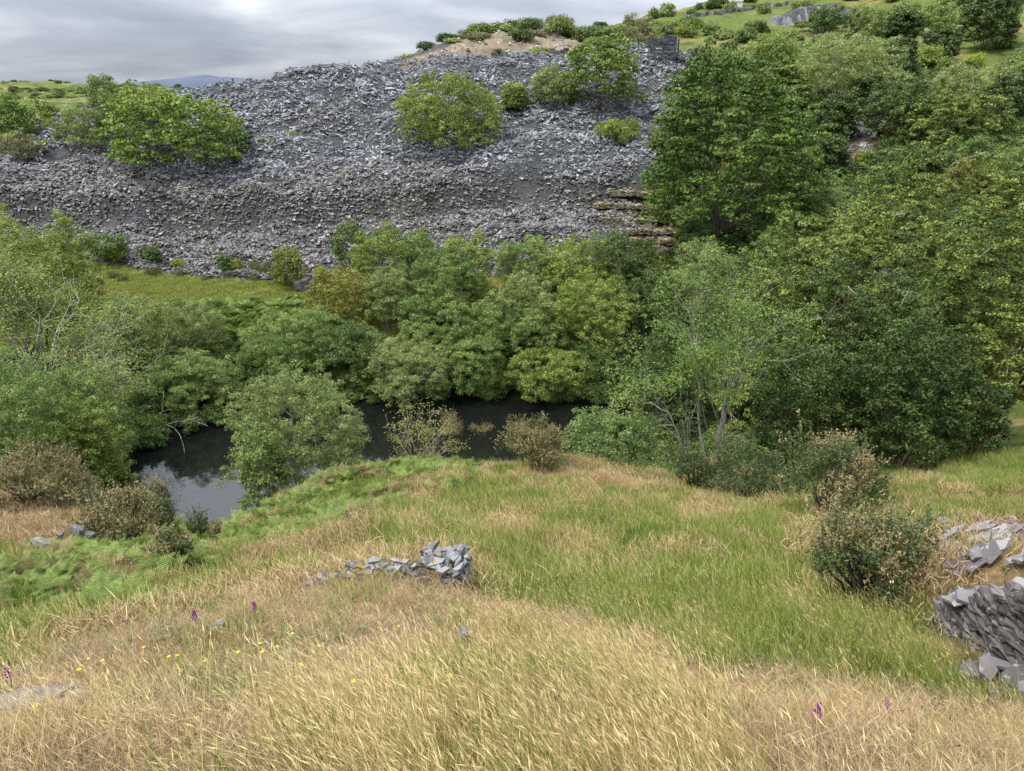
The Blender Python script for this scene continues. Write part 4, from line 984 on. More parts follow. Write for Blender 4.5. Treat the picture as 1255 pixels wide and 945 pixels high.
def gorse(label, x0, y0, x1, y1, Y=None, brown=.6, seed=0, n=None, name='gorse_bush', cat='gorse bush', group=None, dens=1., long=1.):
    if Y is None:
        h = ray_ground((x0+x1)/2, y1-2); Yv = h[1]+.15
        r = ray((x0+x1)/2, (y0+y1)/2); t = Yv/r[1]; X = r[0]*t; w = (x1-x0)*t/FPX; zt = at((x0+x1)/2, y0, Yv)[2]; zg = z_at(X, Yv); Y = Yv
    else: X, Y, zg, w, zt, zb = px_box(x0, y0, x1, y1, Y)
    rg = np.random.default_rng(seed+abs(int(x0))); h = max(zt-zg, .25)
    nl = 12; lobes = crown_lobes(w*.86, h*.86, 0, nl, rg, (.2, .38)); sp = .085 if Y > 12 else .055
    P, Nn = lobe_clusters(lobes, sp*1.5/math.sqrt(dens), rg, zmin=-.2, jitter=.26, inner=.3, zfloor=.02)
    q = np.percentile(np.abs(P[:, :2]), 99); P *= np.array([w*.45/q, w*.45/q, h*.86/np.percentile(P[:, 2], 99.5)])
    P = P*(1+1.15*(fbm(P[:, 0]/(w*.28)+5, P[:, 1]/(w*.28)+P[:, 2]/(h*.35), seed+3, 3)-.5))[:, None]; P[:, 2] = np.maximum(P[:, 2], .03)
    m = len(P); A = Nn*.7 + np.array([0, 0, .9]) + rg.normal(0, .4, (m, 3)); A /= np.linalg.norm(A, axis=1, keepdims=True)
    Ls = h*.2*long*rg.uniform(.4, 1.6, m); K = 20
    tt = rg.uniform(0, 1, (m, K)); C3 = P[:, None]-A[:, None]*(Ls*.3)[:, None, None] + A[:, None]*(tt*Ls[:, None])[..., None]
    C3 = C3.reshape(-1, 3) + rg.normal(0, .016 if Y > 12 else .012, (m*K, 3)); Ax = np.repeat(A, K, 0)
    dr = Ax*.7 + rg.normal(0, .6, (m*K, 3)); dr /= np.linalg.norm(dr, axis=1, keepdims=True)
    s = np.cross(dr, rg.normal(0, 1, (m*K, 3))); s /= np.linalg.norm(s, axis=1, keepdims=True)
    L = (.06 if Y > 12 else .042)*rg.uniform(.6, 1.3, m*K)[:, None]; W = L*.34
    V = np.stack([C3-dr*L/2, C3+s*W/2, C3+dr*L/2, C3-s*W/2], 1)
    cl = np.repeat(np.clip(.5+rg.normal(0, .2, m), 0, 1), K) + rg.normal(0, .15, m*K)
    patch = vnoise(P[:, 0]/(w*.22)+9, P[:, 2]/(w*.22)+P[:, 1]/(w*.22), seed)
    isb = np.repeat(patch < brown, K) & (tt.ravel() > .35)
    root = empty(name, (X, Y, zg)); tag(root, label, cat, group)
    for nm, sel, mt in (('foliage', ~isb, 'gorse_g'), ('dead_flowers', isb, 'gorse_b')):
        if sel.sum() < 10: continue
        v = V[sel].reshape(-1, 3); add(nm, mesh_np(nm, v, np.arange(len(v)).reshape(-1, 4), None, LM[mt], np.clip(np.repeat(cl[sel], 4), 0, 1)[:, None]*np.ones((1, 3))), root)
    mb = MB()
    for i in range(26):
        e = P[int(rg.integers(0, m))]; tube(mb, wobble(np.array([rg.normal(0, .05*w), rg.normal(0, .05*w), -.05]), e*.95, 6, .07, rg), np.linspace(.022, .006, 6)*min(1.5, h), 4)
    add('stems', mb.mesh('stems', BM['bark'], True), root)
    return root
gorse('brown gorse bush alone on the edge of the knoll against the dark water', 620,518,692,582, None, .75, 1)
gorse('small tuft of brown gorse left of the lone gorse bush at the water', 573,518,606,556, None, .8, 2)
gorse('brown gorse sprigs right of the leafy sapling', 540,510,566,558, None, .9, 3)
gorse('dull brown gorse beside the grey green willow on the near bank', 406,516,455,556, None, .55, 4)
gorse('large gorse bush with brown tips below the dark oaks', 955,535,1078,634, None, .62, 5)
gorse('green gorse bush at the foot of the pale trunks', 868,552,966,618, None, .18, 6)
gorse('low green gorse left of the foot of the pale trunks', 822,552,880,600, None, .25, 7)
gorse('sprawling gorse bush in the middle right of the grass', 1004,612,1128,745, None, .5, 8, long=1.3)
gorse('brown gorse at the left picture edge above the straw patch', -30,556,80,618, None, .75, 9)
gorse('brown gorse behind the left straw patch', 55,578,120,625, None, .7, 10)
gorse('big brown gorse bush on the left bank at the corner of the pond', 98,596,200,674, None, .6, 11)
gorse('green and brown gorse right of the big brown one, by the water', 160,598,216,650, None, .35, 12)
gorse('brown gorse low in the bracken under the pond corner', 190,652,238,700, None, .5, 13)
gorse('little pointed dark bush at the near tip of the water', 232,626,256,668, None, .2, 14, name='dark_shrub', cat='shrub', long=1.6)
gorse('tiny brown shrub right of the little pointed one at the water', 256,636,278,668, None, .8, 15, name='brown_shrub', cat='shrub', dens=.5, long=1.6)
# ------------------------------------------------------------------ stone: walls, ruin, slabs
def rotm(n, yaw):
    n = np.asarray(n, float); n /= np.linalg.norm(n); a = np.array([math.cos(yaw), math.sin(yaw), 0]); a -= (a@n)*n; a /= np.linalg.norm(a)
    return np.stack([a, np.cross(n, a), n], 1)
def put_slab(mb, c, R, L, W, T, rg, k=6):
    V, Q, Tt = slab_geo(rg, L, W, T, k); mb.put(V@R.T+np.asarray(c), Q, Tt, rg.uniform(0, 1))
M_PURPLE = slate_mat('purple_grey_slate', [(0, (.06,.053,.053)), (.35, (.115,.10,.10)), (.7, (.17,.15,.15)), (1, (.24,.22,.215))], (.25,.25,.23), .35, 5, .55)
M_WALL = slate_mat('wall_slate', [(0, (.028,.024,.023)), (.4, (.062,.053,.05)), (.75, (.105,.09,.084)), (1, (.165,.145,.135))], (.22,.22,.2), .2, 5, .6)
M_WALLM = slate_mat('pale_wall_stone', [(0, (.055,.054,.054)), (.4, (.115,.112,.113)), (.75, (.175,.17,.17)), (1, (.26,.25,.25))], (.28,.28,.26), .4, 7, .65, moss=(.16,.13,.02))
M_RUIN = slate_mat('dark_ruin_slate', [(0, (.022,.023,.026)), (.5, (.055,.056,.06)), (1, (.11,.11,.115))], (.2,.2,.2), 0, 1, .7)

# right hand wall: leaning slates, front face
rg = np.random.default_rng(77)
root = empty('slate_wall', (5.0, 6.0, z_at(5.0, 6.0))); tag(root, 'collapsed dry slate wall of dark leaning slabs at the right picture edge', 'dry stone wall')
o0 = np.array(root.location)
A = ray_ground(1146, 768); Bp = ray_ground(1330, 880)
ax = np.array([Bp[0]-A[0], Bp[1]-A[1], 0]); LW = np.linalg.norm(ax); ax /= LW; nrm = np.array([ax[1], -ax[0], 0.]); nrm = nrm if nrm@A < 0 else -nrm
topz = at(1190, 718, (A[1]*.75+Bp[1]*.25)+.05)[2]; print('WALL', A, Bp, topz)
mb = MB()
zlo = min(A[2], Bp[2])-.1
topf = lambda s: min(-3.42, -4.45 + 1.0*s/(.62*LW))
for i in range(820):
    s = rg.uniform(-.05, LW); gz_ = A[2]*(1-s/LW)+Bp[2]*s/LW; tz = topf(s) + rg.normal(0, .015); zz = rg.uniform(gz_-.08, tz)
    L = rg.uniform(.16, .42); dip = math.radians(rg.normal(-5, 6))
    la = ax*math.cos(dip) + np.array([0, 0, 1.])*math.sin(dip); up = -ax*math.sin(dip) + np.array([0, 0, 1.])*math.cos(dip)
    up = up + nrm*rg.normal(.12, .12); up /= np.linalg.norm(up); la -= (la@up)*up; la /= np.linalg.norm(la)
    R = np.stack([la, np.cross(up, la), up], 1); Wd = rg.uniform(.12, .22)
    c = A*[1, 1, 0] + ax*s + np.array([0, 0, zz]) - nrm*(Wd*.5 + rg.uniform(-.03, .05) + .12*(zz-gz_))
    put_slab(mb, c-o0, R, L, Wd, rg.uniform(.012, .032), rg, int(rg.integers(4, 6)))
add('wall_face', mb.mesh('wall_face', M_WALL), root)
# rubble core behind the face
mb = MB()
for i in range(340):
    s = rg.uniform(0.12, LW); dd = rg.uniform(.22, 1.3); c = A*[1, 1, 0] + ax*s - nrm*dd; zt_ = topf(s)-.06-.04*dd
    gz_ = z_at(c[0], c[1]); c[2] = rg.uniform(min(gz_, zt_), zt_)
    put_slab(mb, c-o0, rotm([rg.normal(0, .2), rg.normal(0, .2), 1], rg.uniform(0, 6)), rg.uniform(.2, .4), rg.uniform(.14, .24), rg.uniform(.02, .045), rg, 5)
add('rubble_core', mb.mesh('rubble_core', M_WALL), root)
# capping slabs on the top of the wall, lying like fallen tiles
mb = MB()
for i in range(90):
    px = rg.uniform(1158, 1330); t_ = rg.uniform(0, 1); py = 655+t_*45 + (1200-px)*.10
    h = ray_ground(px, py); c = at(px, py, h[1]-.35*t_-.1) if False else h + np.array([0, 0, rg.uniform(.02, .16)])
    put_slab(mb, c-o0, rotm([-.15+rg.normal(0, .12), -.35+rg.normal(0, .12), 1], math.radians(28)+rg.normal(0, .12)), rg.uniform(.3, .6), rg.uniform(.09, .17), rg.uniform(.015, .03), rg, 5)
for i in range(60):
    px = rg.uniform(1165, 1330); py = 716+rg.uniform(0, 14)
    s = (px-1160)/170*LW; c = A + ax*s - nrm*rg.uniform(.05, .7); c[2] = topf(s)+rg.uniform(-.04, .03)
    put_slab(mb, c-o0, rotm([-.1+rg.normal(0, .1), -.3, 1], math.radians(-20)+rg.normal(0, .4)), rg.uniform(.2, .4), rg.uniform(.1, .18), rg.uniform(.012, .028), rg, 5)
add('capping_slabs', mb.mesh('capping_slabs', M_PURPLE), root)
for t_ in np.linspace(0, LW, 9):
    for dd in (0, .4, .8): NOGRASS.append((A[0]+ax[0]*t_-nrm[0]*dd, A[1]+ax[1]*t_-nrm[1]*dd, .24))
for (a, b) in ((1180,690),(1210,680),(1240,672),(1260,690),(1230,695),(1255,665),(1290,680)):
    h = ray_ground(a, b); NOGRASS.append((h[0], h[1], .14))

def rock(name, label, spots, mat, seed, cat='rock', group=None, lift=.0, tiltv=(0, -.25, 1), nog=None):
    """spots: (px, py, length, width, thickness, yaw deg) of the slabs of one outcrop"""
    rg = np.random.default_rng(seed); h0 = ray_ground(spots[0][0], spots[0][1]); o = h0; mb = MB()
    for (px, py, L, W, T, yw) in spots:
        h = ray_ground(px, py); nn = slope_normal(h[0:1], h[1:2], .2)[0] + np.array(tiltv)*.6 + rg.normal(0, .08, 3)
        put_slab(mb, h-o+np.array([0, 0, T*.3+lift]), rotm(nn, math.radians(yw)), L, W, T, rg, int(rg.integers(5, 8)))
        if nog is not None: NOGRASS.append((h[0], h[1], nog*max(L, W)))
    ob = add(name, mb.mesh(name, mat)); ob.location = o; tag(ob, label, cat, group); return ob
rock('slate_slab', 'flat purple grey slate slab breaking the surface at bottom left', [(60,874,.36,.20,.05,15),(30,880,.3,.2,.05,10),(92,870,.26,.17,.06,12),(118,872,.22,.15,.04,-8),(85,880,.3,.14,.04,5)], M_PURPLE, 3, nog=.42, lift=.09)
rock('stone', 'small dark upright slate stone in the dry grass at bottom centre', [(570,793,.10,.07,.09,40),(567,790,.07,.06,.10,-10)], M_WALLM, 4, lift=.06, tiltv=(.5, -.3, .8), nog=.6)
rock('stone', 'pale flat stone in the grass at bottom right of centre', [(966,864,.14,.08,.05,0)], M_WALLM, 5, nog=.7, lift=.03)
rock('stone', 'little pale stone, first of the three in the grass right of centre', [(774,760,.08,.06,.05,0)], M_WALLM, 6, nog=.7, lift=.03)
rock('stone', 'middle and largest of three pale stones in the grass right of centre', [(792,765,.14,.08,.05,10)], M_WALLM, 7, nog=.7, lift=.03)
rock('stone', 'broken flat stone, last of three in the grass right of centre', [(818,771,.14,.1,.03,-10),(808,772,.08,.06,.03,30)], M_WALLM, 8, nog=.7, lift=.03)
rock('stone', 'flat pale stone sunk in the dry mound left of the orchids', [(322,793,.16,.09,.04,20)], M_WALLM, 9, nog=.6, lift=.02)
rock('stone', 'flat pale stone near the tallest orchid on the dry mound', [(266,771,.16,.08,.04,10),(272,768,.08,.06,.05,60)], M_WALLM, 10, nog=.6, lift=.02)
rock('stone', 'pale stone half buried at the middle of the dry mound', [(410,805,.2,.09,.04,0)], M_WALLM, 12, nog=.6, lift=.02)
rock('slate_slab', 'tilted grey slab in the bracken under the left gorse', [(120,650,.5,.28,.1,25),(96,662,.5,.25,.14,-15),(112,668,.35,.2,.1,10)], M_WALLM, 11, lift=.25, nog=.8)
rock('slate_slab', 'pale slab lying low in the bracken at the left', [(56,682,.5,.2,.1,-10),(78,672,.25,.2,.1,20)], M_WALLM, 14, lift=.3, nog=.8)
def rubble_things():
    rg = np.random.default_rng(31)
    L_ = [('pale purple slate block at the left of the rubble under the wall',1182,838,.28,.16,.10,60),('upright split slate in the rubble under the leaning wall',1208,832,.30,.16,.08,50),('long grey slab across the rubble at the right picture edge',1240,842,.42,.2,.07,30),
          ('small white scarred slate at the front of the rubble',1222,858,.2,.13,.05,5),('thin slate lying under the lowest wall slabs',1222,822,.26,.14,.03,-15),('last slate of the rubble, cut by the right picture edge',1262,858,.3,.2,.06,20),('little pale chip at the left tip of the rubble',1170,832,.12,.08,.04,0)]
    for (lb, a, b, L, W, T, yw) in L_: rock('slate_block', lb, [(a, b, L, W, T, yw)], M_PURPLE, int(a), 'rock', 'fallen slates under the right hand wall', lift=.06, tiltv=(rg.normal(0, .4), -.6, .8), nog=.6)
rubble_things()
# loose flakes on the path above the wall
mb = MB(); rg = np.random.default_rng(8); o0 = ray_ground(1210, 645)
for i in range(60):
    h = ray_ground(rg.uniform(1150, 1330), rg.uniform(636, 658)); put_slab(mb, h-o0+[0, 0, .03], rotm([rg.normal(0, .15), rg.normal(0, .15)-.2, 1], rg.uniform(0, 6)), rg.uniform(.08, .3), rg.uniform(.06, .15), .02, rg, 5)
    if i % 3 == 0: NOGRASS.append((h[0], h[1], .2))
ob = add('slate_flakes', mb.mesh('slate_flakes', M_PURPLE)); ob.location = o0; tag(ob, 'loose pale slate flakes strewn on the bare ground above the right hand wall', 'slate flakes', kind='stuff')

# drystone wall end left of centre
rg = np.random.default_rng(41); cE = ray_ground(545, 722); o0 = cE.copy(); mb = MB()
def stone(c, L, yaw, n=(0, 0, 1)): put_slab(mb, c-o0, rotm(n, yaw), L*1.25, L*rg.uniform(.5, .8), L*rg.uniform(.13, .3), rg, int(rg.integers(4, 6)))
for i in range(150):
    th = rg.uniform(-1.9, 1.35); zz = rg.uniform(-.12, .34); r = .26 + rg.normal(0, .015)
    c = cE + np.array([math.cos(th)*r, math.sin(th)*r*.8+.15, zz]); stone(c, rg.uniform(.08, .16), th+PI/2+rg.normal(0, .3), (rg.normal(0, .35), rg.normal(0, .3), 1))
for i in range(40):
    c = cE + np.array([rg.uniform(-.25, .2), rg.uniform(-.05, .35), .33+rg.uniform(-.02, .04)]); stone(c, rg.uniform(.12, .2), rg.uniform(0, 6), (rg.normal(0, .5), -.35+rg.normal(0, .4), 1))
a0 = ray_ground(375, 720); b0 = cE+np.array([-.25, .25, .25])
for i in range(70):
    t_ = rg.uniform(0, 1)**.75; c = a0*(1-t_)+b0*t_; g_ = z_at(c[0], c[1]); c[2] = g_ + rg.uniform(.0, .06+.2*t_); c[0] += rg.normal(0, .04); c[1] += rg.normal(0, .05)
    stone(c, rg.uniform(.09, .22), rg.uniform(-.6, .6), (rg.normal(0, .3), -.3+rg.normal(0, .3), 1))
    if i % 3 == 0: NOGRASS.append((c[0], c[1], .12))
ob = add('stone_wall_end', mb.mesh('stone_wall_end', M_WALLM)); ob.location = o0; tag(ob, 'broken rounded end of a pale dry stone wall left of centre, mossy on its side', 'dry stone wall')
NOGRASS += [(cE[0], cE[1]+.1, .34), (cE[0]-.2, cE[1]+.2, .25)]

# far masonry: coursed slate blocks
def masonry(name, label, quads, mat, course, seed, cat='wall', part_names=None):
    """quads: (px0, py0, px1, py1, Y, depth m) upright pieces of one ruin"""
    rg = np.random.default_rng(seed); root = None
    for qi, (x0, y0, x1, y1, Y, dep) in enumerate(quads):
        Y = fy(Y) if Y > 0 else -Y; a = at(x0, y1, Y); b = at(x1, y0, Y); w = b[0]-a[0]; h = b[2]-a[2]
        if root is None: root = empty(name, (a[0], Y, z_at(a[0], Y))); tag(root, label, cat); o0 = np.array(root.location)
        mb = MB(); n = max(2, int(h/course))
        for j in range(n+1):
            xx = 0
            while xx < w:
                L = course*rg.uniform(1.2, 3.2); L = min(L, w-xx+.05)
                if j == n and rg.uniform() < .5: xx += L; continue
                put_box_stone(mb, np.array([a[0]+xx+L/2, Y+rg.normal(0, .03), a[2]+(j+.5)*h/n])-o0, L*.97, dep*rg.uniform(.92, 1.05), h/n*.95, rg); xx += L
        add((part_names or ['wall']*9)[qi], mb.mesh(name, mat), root)
    return root
def put_box_stone(mb, c, L, D, H, rg):
    s = np.array([[x, y, z] for x in (-.5, .5) for y in (-.5, .5) for z in (-.5, .5)])*[L, D, H] + rg.normal(0, .025*H+.006, (8, 3)) + c
    mb.put(s, [(0,1,3,2),(4,6,7,5),(0,4,5,1),(2,3,7,6),(0,2,6,4),(1,5,7,3)], None, rg.uniform(0, 1))
yr = ray_ground(812, 75)[1]-.3; print('RUIN', yr)
masonry('ruined_building', 'dark ruined slate building with a doorway at the top of the slate tip', [(811,44,829,79,-yr,1.0),(796,57,803,79,-yr,.9),(793,49,812,58,-yr,.9),(829,49,832,79,-yr-.6,.5)], M_RUIN, .2, 1, 'ruin', ['pier', 'jamb', 'lintel_wall', 'end_wall'])
masonry('ruined_wall', 'low dark stub of ruined wall right of the ruined doorway', [(842,60,862,69,-yr-2,.7)], M_RUIN, .32, 2, 'ruin')
masonry('ruined_wall', 'dark dry stone wall end standing in the meadow beside the yellow hawthorn', [(365,344,383,372,80,1.4)], M_WALL, .22, 3, 'wall')
masonry('retaining_wall', 'long dark slate retaining wall across the upper tip under the skyline', [(602,67,664,79,146,.8)], M_RUIN, .3, 4, 'wall')
masonry('retaining_wall', 'short dark slate retaining wall left of the bright sycamore top', [(674,62,706,76,147,.8)], M_RUIN, .3, 5, 'wall')
M_TERR = slate_mat('mossy_terrace_slate', [(0, (.07,.06,.035)), (.4, (.14,.125,.09)), (.7, (.19,.16,.08)), (1, (.27,.25,.21))], scale=1.2, rough=.8, moss=(.17,.12,.02))
# stepped terrace walls at the right of the face
rgt = np.random.default_rng(12)
for k, (a, b, c, d, Y) in enumerate([(706,234,806,239,99),(716,250,815,254,96.5),(735,267,818,271,94),(738,281,822,285,92),(745,293,824,297,90)]):
    segs = []; xx = a + rgt.uniform(0, 12)
    while xx < c-6:
        w_ = rgt.uniform(8, 24); j = rgt.uniform(-1.2, 1.6)
        segs.append((xx, b+j, min(c, xx+w_), d+1+j*.5, Y+rgt.uniform(-.6, .4), rgt.uniform(1.0, 1.6))); xx += w_ + (rgt.uniform(1, 7) if rgt.uniform() < .4 else 0)
    masonry('terrace_wall', ['topmost of the five mossy slate terrace walls by the dark sycamore','second mossy slate terrace wall from the top','middle one of the mossy slate terrace walls','fourth mossy slate terrace wall from the top','lowest of the mossy slate terrace walls, just above the bushes'][k], segs, M_TERR, .1, 20+k, 'wall', ['wall_section']*30)['group'] = 'mossy terrace walls'

# house on the hilltop
Yh = fy(300); a = at(893, 9, Yh); root = empty('house', (a[0], Yh, z_at(a[0], Yh))); tag(root, 'grey roofed white house peeping over the hilltop by a row of firs', 'house')
mw, nt_, _, L_ = newmat('white_wall'); p_ = N(nt_, 'ShaderNodeBsdfPrincipled'); p_.inputs['Base Color'].default_value = (.5,.5,.49,1); L_.new(p_.outputs[0], N(nt_, 'ShaderNodeOutputMaterial').inputs[0])
root.scale = (.62, .62, .62)
mb = MB(); mb.put([(0,0,-2),(7,0,-2),(7,6,-2),(0,6,-2),(0,0,3),(7,0,3),(7,6,3),(0,6,3)], [(0,1,5,4),(1,2,6,5),(2,3,7,6),(3,0,4,7)]); add('wall', mb.mesh('wall', mw), root)
mb = MB(); mb.put([(-.3,-.3,2.9),(7.3,-.3,2.9),(7.3,6.3,2.9),(-.3,6.3,2.9),(-.3,3,5.6),(7.3,3,5.6)], [(0,1,5,4),(3,2,5,4)][:1]+[(2,3,4,5)], [(0,4,3),(1,2,5)]); rf = add('roof', mb.mesh('roof', M_SLATE_LOW), root)
mb = MB(); mb.put([(1,2.6,4.8),(1.8,2.6,4.8),(1.8,3.4,4.8),(1,3.4,4.8),(1,2.6,6.5),(1.8,2.6,6.5),(1.8,3.4,6.5),(1,3.4,6.5)], [(0,1,5,4),(1,2,6,5),(2,3,7,6),(3,0,4,7),(4,5,6,7)]); add('chimney', mb.mesh('chimney', M_SLATE_LOW), rf)

# crag on the upper hillside
M_CRAG = slate_mat('crag_rock', [(0, (.03,.03,.031)), (.5, (.075,.075,.078)), (1, (.125,.122,.12))], scale=.4, rough=.8)
def crag(label, x0, y0, x1, y1, Y, seed):
    Y = fy(Y); a = at(x0, y1, Y); b = at(x1, y0, Y); nx, nz = 60, 16; w = b[0]-a[0]; cx = (a[0]+b[0])/2; zg = z_at(cx, Y); root_z = a[2]
    U, Wv = np.meshgrid(np.linspace(0, 1, nx), np.linspace(0, 1, nz)); X = a[0]+U*w; top = (b[2]-a[2])*np.sin(PI*np.clip(U, .02, .98))**.5*(.75+.5*fbm(U*6, U*0, seed, 3))
    Z = root_z-1 + Wv*(top+1); Yy = Y + Wv*3.0 + (fbm(X/1.2, Z/3, seed, 4)-.5)*3.4 + np.where(Wv > .93, 2.5, 0)
    i = np.arange(nz-1)[:, None]*nx; j = np.arange(nx-1)[None]; Q = np.stack([i+j, i+j+1, i+nx+j+1, i+nx+j], -1).reshape(-1, 4)
    V = np.stack([X.ravel()-cx, Yy.ravel()-Y, Z.ravel()-root_z], -1); c = (fbm(X.ravel()/.8, Z.ravel()/2.5, seed+4, 4))[:, None]*np.ones((1, 3))
    o = add('rock_outcrop', mesh_np('rock_outcrop', V, Q, None, M_CRAG, c)); o.location = (cx, Y, root_z); tag(o, label, 'rock outcrop')
crag('grey quarried crag high on the right hillside below the skyline', 968, 1, 1066, 21, 205, 3)
crag('small brown crag at the left end of the grey quarried crag', 948, 16, 975, 25, 202, 6)
# field walls running up the hill
def fieldwall(label, pts, seed):
    rg = np.random.default_rng(seed); W = []
    for (a, b) in pts:
        h = ray_ground(a, b, 60, 420)
        if h is not None: W.append(h)
    W = np.array(W); 
    if len(W) < 2: return
    o0 = W[0]; mb = MB()
    for q in range(len(W)-1):
        n = int(np.linalg.norm(W[q+1]-W[q])/.9)+1
        for k in range(n):
            c = W[q]+(W[q+1]-W[q])*(k+.5)/n; c[2] = z_at(c[0], c[1])+.35; put_box_stone(mb, c-o0, 1.1, .7, rg.uniform(.9, 1.3), rg)
    o = add('field_wall', mb.mesh('field_wall', M_SLATE_LOW)); o.location = o0; tag(o, label, 'wall')
fieldwall('dark dry stone field wall climbing the skyline slope at the top', [(838,24),(870,18),(900,14),(930,9),(970,4)], 2)
for (lab, a, b, c, d) in [('leftmost fir of the row on the skyline left of the house', 868,1,878,11), ('second fir of the row on the skyline left of the house', 877,-1,886,9), ('fir touching the white house on the skyline', 885,-2,894,8), ('lone tree on the skyline further left of the firs', 842,13,852,22)]:
    P_('fir_tree', lab, 'tree', 'bluegr', a,b,c,d, 302 if a > 860 else 280, 'trees on the right hand skyline')

# ------------------------------------------------------------------ wild flowers
def flat_mat(name, c, tr=.3):
    return leaf_mat(name, tuple(v*.8 for v in c), c, tuple(min(1, v*1.15) for v in c), tr)
M_ORCHID = flat_mat('orchid_purple', (.34,.055,.30)); M_YEL = flat_mat('hawkbit_yellow', (.70,.50,.02)); M_STEM = flat_mat('flower_stem', (.10,.15,.04))
def orchid(label, px, py, s=1.0, seed=0, pink=0):
    rg = np.random.default_rng(seed); h = ray_ground(px, py+ 14*s); H = .16*s+.08
    root = empty('orchid', h); tag(root, label, 'flower', 'purple orchids in the dry grass')
    mb = MB(); tube(mb, [(0,0,-.02),(.005,0,H*.5),(0,.004,H)], [.004,.0035,.002], 5, .4)
    for k in range(4):
        a = k*1.6+rg.uniform(0, 1); d = np.array([math.cos(a), math.sin(a), 0]); sd_ = np.array([-d[1], d[0], 0])*.012
        mb.put([d*0, d*.05+sd_+[0,0,.05], d*.11+[0,0,.06], d*.05-sd_+[0,0,.05]], [(0,1,2,3)], None, .6)
    add('stem', mb.mesh('stem', M_STEM), root)
    mb = MB()
    for k in range(22):
        t = k/21; z = H-.075*s+t*.085*s; a = k*2.4; r = .02*s*(1-.6*t); c = np.array([math.cos(a)*r, math.sin(a)*r, z])
        for j in range(3):
            d = rg.normal(0, 1, 3); d /= np.linalg.norm(d); e = np.cross(d, rg.normal(0, 1, 3)); e /= np.linalg.norm(e); q = .011*s
            mb.put([c-d*q, c+e*q*.7, c+d*q, c-e*q*.7], [(0,1,2,3)], None, rg.uniform(0, 1))
    add('flower_spike', mb.mesh('flower_spike', M_ORCHID), root)
for args in [('purple orchid at the left picture edge, above the slate slab',18,842,.8,1),('purple orchid spike in the middle of the three on the dry mound',243,768,.95,2),('purple orchid with green leaves at the right of the three on the mound',315,754,.95,3),
             ('purple orchid furthest left of the three on the dry mound',160,770,.7,4),('purple orchid near the bottom edge, right of centre',994,900,.9,5),('small purple orchid further right near the bottom edge',1082,882,.55,6)]: orchid(*args)
fl = [(94,786),(132,830),(103,841),(118,827),(52,892),(184,812),(215,822),(225,825),(229,841),(258,834),(297,822),(320,812),(327,818),(342,816),(358,796),(388,813),(424,814),(487,785),(370,834),(550,856),(445,868)]
proto = None
for k, (a, b) in enumerate(fl):
    h = ray_ground(a, b+6)
    if proto is None:
        r_ = empty('yellow_flower', h); mb = MB(); tube(mb, [(0,0,-.02),(.006,0,.09),(.004,.004,.17)], [.0018,.0016,.0015], 4, .4); s_ = add('stem', mb.mesh('stem', M_STEM), r_)
        mb = MB(); c = np.array([.004, .004, .172])
        for q in range(14):
            t_ = q*2*PI/14; d = np.array([math.cos(t_), math.sin(t_), .35]); e = np.array([-d[1], d[0], 0])*.0042
            mb.put([c, c+d*.013+e, c+d*.0165, c+d*.013-e], [(0,1,2,3)], None, (q % 3)/2)
        mb.put([c+[math.cos(u)*.006, math.sin(u)*.006, .003] for u in np.arange(6)*PI/3], None, [(0,1,2),(0,2,3),(0,3,4),(0,4,5)], .1)
        f_ = add('flower_head', mb.mesh('flower_head', M_YEL), r_); proto = (s_, f_)
    else:
        r_ = bpy.data.objects.new('yellow_flower', None); C.objects.link(r_); r_.location = h
        for p_ in proto: q_ = p_.copy(); C.objects.link(q_); q_.parent = r_
    r_.scale = (.78, .78, 1)
    r_.rotation_euler = (.15*math.sin(k*3.1), .15*math.cos(k*1.7), k*1.3); tag(r_, 'small yellow flower on a thin stem in the dry foreground grass', 'flower', 'yellow flowers in the foreground grass')
k1 = keep(x1, y1); x1, y1 = x1[k1], y1[k1]
k1 = keep(x2, y2); x2, y2 = x2[k1], y2[k1]
TALL = [(400,1300),(360,930),(440,870),(560,820),(640,778),(730,790),(830,850),(920,920),(980,1300)]
def split(x, y, near):
    z = height(x, y); st, fe = fields(x, y, z)
    px, py, d = project(x, y, z); n = len(x)
    w = (fbm(x/.5, y/.5, 231, 3)-.5)*110
    tall = inpoly(px+w, py+w*.6, TALL); edge = (py > 890) & st & ~tall
    a = fbm(x/1.1, y/1.1, 201, 3); b = fbm(x/1.5, y/1.5, 41, 4); r = rng.uniform(0, 1, n)
    # shares of tall ripe, short dry and green grass in each place
    ps = np.where(tall, .62, np.where(edge, .20, np.where(st, .03 + .10*sstep(.55, .65, a), .10 + .22*sstep(.48, .62, a))))
    pd = np.where(tall, .30, np.where(st, .93 - .14*sstep(.56, .66, a), .05 + .7*sstep(.565, .64, b)))
    ps = np.where(tall & (a < .36), .2, ps); pd = np.where(tall & (a < .36), .1, pd)
    straw = r < ps; dry = ~straw & (r < ps+pd); green = ~straw & ~dry
    return straw, dry, green, fe, z
st, dr, gr, fe, z_ = split(x1, y1, True)
put_grass('ripe_grass', 'tall ripe straw coloured grass leaning in the wind in the foreground', x1[st], y1[st], straw_near, .7, 1.25)
bz = dr & (fbm(x1/.8, y1/.8, 260, 3) > .5)
put_grass('dead_grass', 'flattened brown dead grass and lichen on the dry mound', x1[bz], y1[bz], brown_near, .9, 1.5); dr = dr & ~bz
put_grass('dry_grass', 'short matted dry tan grass over the foreground mound', x1[dr], y1[dr], dry_near, .8, 1.5)
put_grass('green_grass', 'green blades among the straw near the viewer', x1[gr], y1[gr], green_near, .6, 1.3)
st, dr, gr, fe, z_ = split(x2, y2, False)
w = z_ > -19.5
gr &= w; dr &= w & ~fe; st &= w & ~fe
